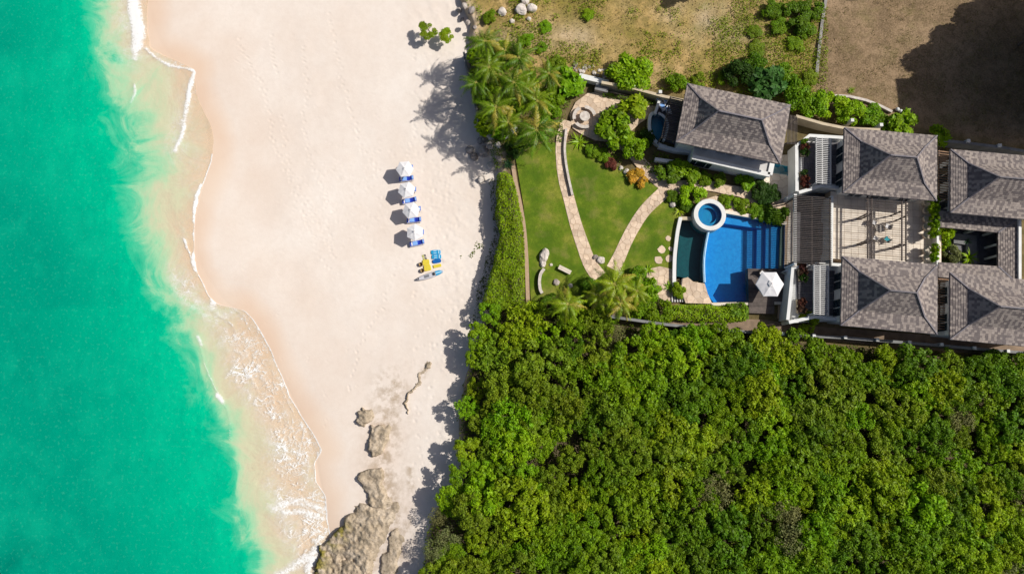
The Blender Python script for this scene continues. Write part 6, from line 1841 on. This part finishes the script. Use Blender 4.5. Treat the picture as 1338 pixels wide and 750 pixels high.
# kayak
c = beach_xy(562.5, 359.8, 0.15)
kr = empty("kayak", (c.x, c.y, c.z), "pale grey sit-on kayak with blue stern lying on the sand", "kayak", "water toys on the sand", rz=R(18), scale=1.12)
sec = []
for k in range(21):
    t_ = k / 20; x = -1.65 + 3.3 * t_; w = 0.33 * math.sin(math.pi * min(1, max(0.0, 0.04 + 0.92 * t_))) ** 0.6 + 0.02
    sec.append((x, w))
hull = MB(); n = 10; vs = []; fs = []
for x, w in sec:
    for k in range(n):
        a = 2 * math.pi * k / n
        vs.append((x, w * math.cos(a), 0.16 + 0.15 * math.sin(a) + 0.05 * (x / 1.65) ** 2))
for i in range(20):
    for k in range(n): fs.append((i * n + k, i * n + (k + 1) % n, (i + 1) * n + (k + 1) % n, (i + 1) * n + k))
fs += [tuple(range(n - 1, -1, -1)), tuple(20 * n + k for k in range(n))]
hull.raw(vs, fs).build("hull", M['kayak'], kr, local=True, smooth=True)
MB().prism([(0.66, -0.28), (1.15, -0.24), (1.5, -0.1), (1.5, 0.1), (1.15, 0.24), (0.66, 0.28)], 0.27, 0.335).build("stern_deck", M['aqua'], kr, local=True)
MB().box((1.02, 0, 0.35), (0.75, 0.16, 0.03)).build("stern_stripe", M['aqua_light'], kr, local=True)
MB().box((0.45, 0.0, 0.36), (0.22, 0.34, 0.12)).build("seat", M['black'], kr, local=True)
MB().box((-0.45, 0.0, 0.32), (0.6, 0.32, 0.03)).build("seat_well", M['metal'], kr, local=True)
MB().prism([(-1.66, -0.05), (-1.4, -0.14), (-1.4, 0.14), (-1.66, 0.05)], 0.26, 0.345).build("bow_cap", M['black'], kr, local=True)

# ---- upturned white board by the boulders
c = W(666, 174, 0.35)
br = empty("boat", (c.x, c.y, 0.05), "white and blue dinghy lying behind the beach boulders", "boat", rz=R(38))
MB().prism([(-1.15, -0.3), (0.6, -0.36), (1.15, -0.15), (1.3, 0), (1.15, 0.15), (0.6, 0.36), (-1.15, 0.3)], 0.0, 0.34).build("hull", M['canvas_white'], br, local=True)
MB().box((-0.1, 0, 0.355), (1.2, 0.34, 0.025)).build("well", M['light_blue'], br, local=True)
for x in (-0.5, 0.3): MB().box((x, 0, 0.385), (0.16, 0.6, 0.04)).build("thwart", M['canvas_white'], br, local=True)

# ------------------------------------------------------------------ garden furniture
c = W(764, 152, 0.75)
tb = empty("stone_table", (c.x, c.y, 0.08), "round pale stone table on the garden terrace", "table")
MB().lathe((0, 0, 0), [(0.0, 0.72), (0.66, 0.72), (0.70, 0.68), (0.70, 0.60), (0.62, 0.58), (0.0, 0.58)], 36).build("top", M['white_rock'], tb, local=True)
MB().lathe((0, 0, 0), [(0.36, 0.0), (0.24, 0.12), (0.20, 0.45), (0.32, 0.58)], 20).build("pedestal", M['white_rock'], tb, local=True)
for lab, a0 in (("curved stone bench above the round garden table", 50), ("curved stone bench left of the round garden table", 155), ("curved stone bench below the round garden table", 255)):
    sb = empty("stone_bench", (c.x, c.y, 0.08), lab, "bench", "curved benches round the stone table")
    MB().lathe((0, 0, 0), [(1.18, 0.34), (1.18, 0.46), (1.62, 0.46), (1.62, 0.34), (1.18, 0.34)], 14, R(a0 - 38), R(a0 + 38)).build("seat", M['white_rock'], sb, local=True)
    for d in (-26, 26):
        a = R(a0 + d); MB().box((1.4 * math.cos(a), 1.4 * math.sin(a), 0.17), (0.34, 0.28, 0.34), a).build("leg", M['white_rock'], sb, local=True)
# white sculptural rock and curved seat on the left lawn
o = boulder(711, 334, 7.5, "large white weathered rock on the left lawn", 901, True, 0.0, 1.0, None)
o.scale = (0.62, 0.95, 0.8); o.rotation_euler = (0.1, 0.05, -0.35)
o = boulder(709, 345, 5.0, "smaller white rock at the foot of the large one on the lawn", 903, True, 0.0, 1.0, None)
o = boulder(720, 346, 2.2, "tiny white stone right of the large white rock", 905, True, 0.0, 1.0, None)
wall_run("curved_seat_wall", smooth_line([(711, 351), (706.5, 358), (705, 368), (706, 378), (708.5, 383)], 6), 0.0, 0.55, 0.38, 'white_rock', "curved white stone seat wall below the large white rock", "bench")
c = W(738, 352.5, 0.45)
wbn = empty("garden_bench", (c.x, c.y, 0.03), "pale plank bench standing askew on the left lawn", "bench", rz=R(-27))
for k in range(3): MB().box((0, -0.19 + 0.19 * k, 0.44), (1.75, 0.17, 0.06)).build("plank", M['tile'], wbn, local=True)
for x in (-0.65, 0.65): MB().box((x, 0, 0.205), (0.12, 0.48, 0.41)).build("leg", M['tile'], wbn, local=True)
c = W(745.5, 373, 0.5)
st = empty("stone_lantern", (c.x, c.y, 0.03), "small pale stone post above the lone lower palm", "garden post", rz=0.5)
MB().box((0, 0, 0.06), (0.5, 0.5, 0.12)).build("base", M['white_rock'], st, local=True)
MB().box((0, 0, 0.38), (0.28, 0.28, 0.52)).build("shaft", M['white_rock'], st, local=True)
MB().lathe((0, 0, 0.64), [(0.26, 0.0), (0.26, 0.07), (0.0, 0.26)], 8).build("cap", M['white_rock'], st, local=True)

# ---- big parasol on the sun deck
c = W(1007, 371, 3.2)
ps = empty("garden_parasol", (c.x, c.y, 0.5), "large white hexagonal parasol on the wooden pool deck", "parasol")
z_ = 2.45
parasol_mesh(MB(), 1.78, z_, 0.62, rot=R(0)).build("canopy", M['parasol'], ps, local=True)
parasol_mesh(MB(), 0.45, z_ + 0.55, 0.2).build("vent_cap", M['canvas_white'], ps, local=True)
MB().tube([(0, 0, 0), (0, 0, z_ + 0.8)], 0.04, 10).build("pole", M['wood_warm'], ps, local=True)
MB().lathe((0, 0, 0), [(0.0, 0.16), (0.34, 0.12), (0.38, 0.0)], 20).build("base", M['metal'], ps, local=True)
for k in range(6):
    a = 2 * math.pi * k / 6
    MB().bar((0.05 * math.cos(a), 0.05 * math.sin(a), z_ + 0.52), (1.72 * math.cos(a), 1.72 * math.sin(a), z_ - 0.04), 0.04, 0.04).build("rib", M['wood_warm'], ps, local=True)

def make_chair(name, loc, rz, label, fabric, group, frame='wicker'):
    root = empty(name, loc, label, "chair", group, rz=rz)
    for x in (-0.28, 0.28):
        for y in (-0.28, 0.28): MB().box((x, y, 0.2), (0.06, 0.06, 0.4)).build("leg", M[frame], root, local=True)
    MB().box((0, 0, 0.40), (0.66, 0.66, 0.06)).build("seat", M[frame], root, local=True)
    MB().box((0.02, 0, 0.48), (0.56, 0.56, 0.10)).build("cushion", M[fabric], root, local=True)
    b = MB(); b.hexa([(-0.33, -0.33, 0.43), (-0.27, -0.33, 0.43), (-0.27, 0.33, 0.43), (-0.33, 0.33, 0.43)], [(-0.42, -0.33, 0.92), (-0.36, -0.33, 0.92), (-0.36, 0.33, 0.92), (-0.42, 0.33, 0.92)])
    b.build("backrest", M[frame], root, local=True)
    for s in (-1, 1): MB().box((0, s * 0.35, 0.62), (0.6, 0.06, 0.05)).build("armrest", M[frame], root, local=True)
    return root
g_ = "chairs on the main terrace"
c = W(1149, 299, DECK + 0.6)
zf = DECK + 0.045
tb = empty("terrace_table", (c.x, c.y, zf), "round pale table under the terrace pergola", "table")
MB().lathe((0, 0, 0), [(0.0, 0.72), (0.52, 0.72), (0.54, 0.68), (0.0, 0.68)], 28).build("top", M['wicker'], tb, local=True)
MB().tube([(0, 0, 0.04), (0, 0, 0.68)], 0.06, 10).build("stem", M['wicker'], tb, local=True)
MB().lathe((0, 0, 0), [(0.3, 0.0), (0.28, 0.05), (0.0, 0.06)], 20).build("foot", M['wicker'], tb, local=True)
for a, b, rz, fb, lab in ((1160, 296, 160, 'canvas_white', "white cushioned wicker chair right of the terrace table"), (1159, 313, 130, 'teal_fabric', "teal cushioned wicker chair below right of the terrace table"), (1144, 312, 60, 'canvas_white', "white cushioned wicker chair below left of the terrace table"), (1142, 291, -30, 'canvas_white', "white cushioned wicker chair above left of the terrace table")):
    p = W(a, b, DECK + 0.5); make_chair("wicker_chair", (p.x, p.y, zf), R(rz), lab, fb, g_)
for a, b, rz, lab in ((996, 357, -40, "white cushioned chair on the pool deck, above left of its parasol"), (992, 376, 20, "white cushioned chair on the pool deck, left of its parasol")):
    p = W(a, b, 0.9); make_chair("deck_chair", (p.x, p.y, 0.50), R(rz), lab, 'canvas_white', "chairs on the pool deck", 'wood_dark')
# round tables and seats in the shaded lounge
c = W(1065, 264, 0.6)
tb = empty("lounge_table", (c.x, c.y, 0.15), "round grey table in the shaded lounge below the north balcony", "table")
MB().lathe((0, 0, 0), [(0.0, 0.72), (0.8, 0.72), (0.82, 0.66), (0.0, 0.66)], 32).build("top", M['grey_wall'], tb, local=True)
MB().tube([(0, 0, 0.0), (0, 0, 0.66)], 0.12, 10).build("stem", M['wood_dark'], tb, local=True)
for a, b, rz, lab in ((1056, 264, 0, "dark chair left of the shaded lounge table"), (1075, 265, 180, "dark chair right of the shaded lounge table"), (1065, 274, 90, "dark chair below the shaded lounge table")):
    p = W(a, b, 0.5); make_chair("lounge_chair", (p.x, p.y, 0.15), R(rz), lab, 'wicker', "chairs in the shaded lounge", 'wood_dark')
c = W(1073, 312, 0.4)
sf = empty("lounge_sofa", (c.x, c.y, 0.15), "long dark sofa along the lounge's white wall", "sofa")
MB().box((0, 0, 0.22), (0.9, 4.2, 0.36)).build("base", M['wood_dark'], sf, local=True)
for k in range(3): MB().box((-0.06, -1.38 + 1.38 * k, 0.47), (0.76, 1.34, 0.14)).build("cushion", M['slate'], sf, local=True)
MB().box((0.40, 0, 0.62), (0.16, 4.2, 0.5)).build("backrest", M['wood_dark'], sf, local=True)
# loungers on the plunge deck
for i, (a, b) in enumerate([(864, 137), (872, 141)]):
    p = W(a, b, 0.4)
    o = copy_tree(L0); o.location = (p.x, p.y, 0.125); o.rotation_euler = (0, 0, R(-60 - 15 * i)); o.name = "deck_lounger"
    tag(o, ["left", "right"][i] + " small lounger on the deck above the plunge pool", "lounger", "loungers on the plunge deck")
    for ch in o.children:
        if ch.name.startswith(("seat_cushion", "backrest")): ch.data = ch.data.copy(); ch.data.materials[0] = M['canvas_white']

# ------------------------------------------------------------------ pots and planters
POT = MB().lathe((0, 0, 0), [(0.0, 0.02), (0.30, 0.0), (0.42, 0.45), (0.46, 0.80), (0.52, 0.84), (0.52, 0.90), (0.43, 0.90), (0.40, 0.78), (0.0, 0.78)], 24).mesh("pot", M['terracotta'], smooth=True)
pn = ["first", "second", "third", "fourth", "fifth", "sixth", "seventh"]
for i, b in enumerate((265, 275, 286, 296, 307, 327, 337)):
    p = W(1211.5, b, DECK + 0.8)
    root = empty("potted_shrub", (p.x, p.y, DECK + 0.045), f"potted green shrub by the cream wall, {pn[i]} from the top of the row", "potted plant", "potted shrubs along the terrace wall")
    add("pot", POT, root)
    add("foliage", BIGLEAF[i % 3], root, (0.35, 0.05, 0.75), (0, 0, i * 1.3), (0.62, 0.62, 1.25), jitter(GREEN['bright'], rs, 0.15))
def planter(px, py, l, w, z, label, tones):
    c = W(px, py, z + 0.5)
    root = empty("planter", (c.x, c.y, z), label, "planter", "planters on the balcony terraces")
    MB().box((0, 0, 0.25), (w, l, 0.5)).build("box", M['cream'], root, local=True)
    MB().box((0, 0, 0.502), (w - 0.1, l - 0.1, 0.02)).build("soil", M['soil'], root, local=True)
    for k, tn in enumerate(tones):
        f_ = (k + 0.5) / len(tones) - 0.5
        add("foliage", BIGLEAF[k % 3], root, (0, f_ * l, 0.35), (0, 0, k * 2.1), (0.55, 0.55, 0.8), tn)
dk_, rd_ = GREEN['deep'], (0.16, 0.05, 0.03)
planter(1050, 194, 2.0, 0.7, 1.64, "upper planter with red and green plants on the north balcony", [dk_, rd_, GREEN['dark']])
planter(1050, 235, 2.2, 0.7, 1.64, "lower planter with red and green plants on the north balcony", [rd_, rd_, dk_])
planter(1048, 357, 2.0, 0.7, 1.64, "upper planter with dark red plants on the south balcony", [dk_, (0.10, 0.05, 0.03), (0.12, 0.04, 0.03)])
planter(1046, 400, 1.8, 0.7, 1.64, "lower planter with brown red plants on the south balcony", [(0.12, 0.06, 0.035), (0.13, 0.05, 0.03)])
# courtyard plants
for i, (a, b, r, h, k, cc, lab) in enumerate([(1236, 304, 10, 2.6, 'broad', 'lime', "lime shrub in the courtyard's upper left corner"), (1232, 318, 8, 2.0, 'broad', 'bright', "bright shrub at the courtyard's left wall"), (1243, 330, 11, 1.8, 'round', 'grey', "greyish bush in the courtyard's lower left"), (1276, 334, 14, 2.8, 'spiky', 'lime', "bright lime palm-like plant in the middle of the courtyard"), (1268, 314, 6, 1.6, 'spiky', 'bluegreen', "small blue green plant near the courtyard's top"), (1234, 339, 7, 1.0, 'round', 'deep', "dark shrub in the courtyard's bottom left corner")]):
    shrub(a, b, r, h, k, cc, lab, 950 + i, "courtyard plants", z=0.05)
# white garden balls by the kerb
for i, (a, b) in enumerate([(1173, 143), (1177, 145.5), (1181, 148)]):
    p = W(a, b, 0.2)
    o = add("garden_ball", boulder_mesh("garden_ball", 60 + i, 'plaster', 0.03, 1.0, 3), None, (p.x, p.y, 0.16), (0, 0, 0), (0.26,) * 3)
    tag(o, f"{['left', 'middle', 'right'][i]} white ball at the end of the curved kerb", "garden ball", "white balls by the kerb")
# terracotta deck and grille between the south pavilions
q = WP([(1226, 352), (1243, 354), (1243, 436), (1226, 434)], 0.05)
o = MB().prism([(p.x, p.y) for p in q], -0.2, 0.05).build("walkway_floor", M['flag']); tag(o, kind="structure")
q = WP([(1226, 196), (1243, 198), (1243, 268), (1226, 266)], 0.05)
o = MB().prism([(p.x, p.y) for p in q], -0.2, 0.05).build("walkway_floor", M['paving_brown']); tag(o, kind="structure")
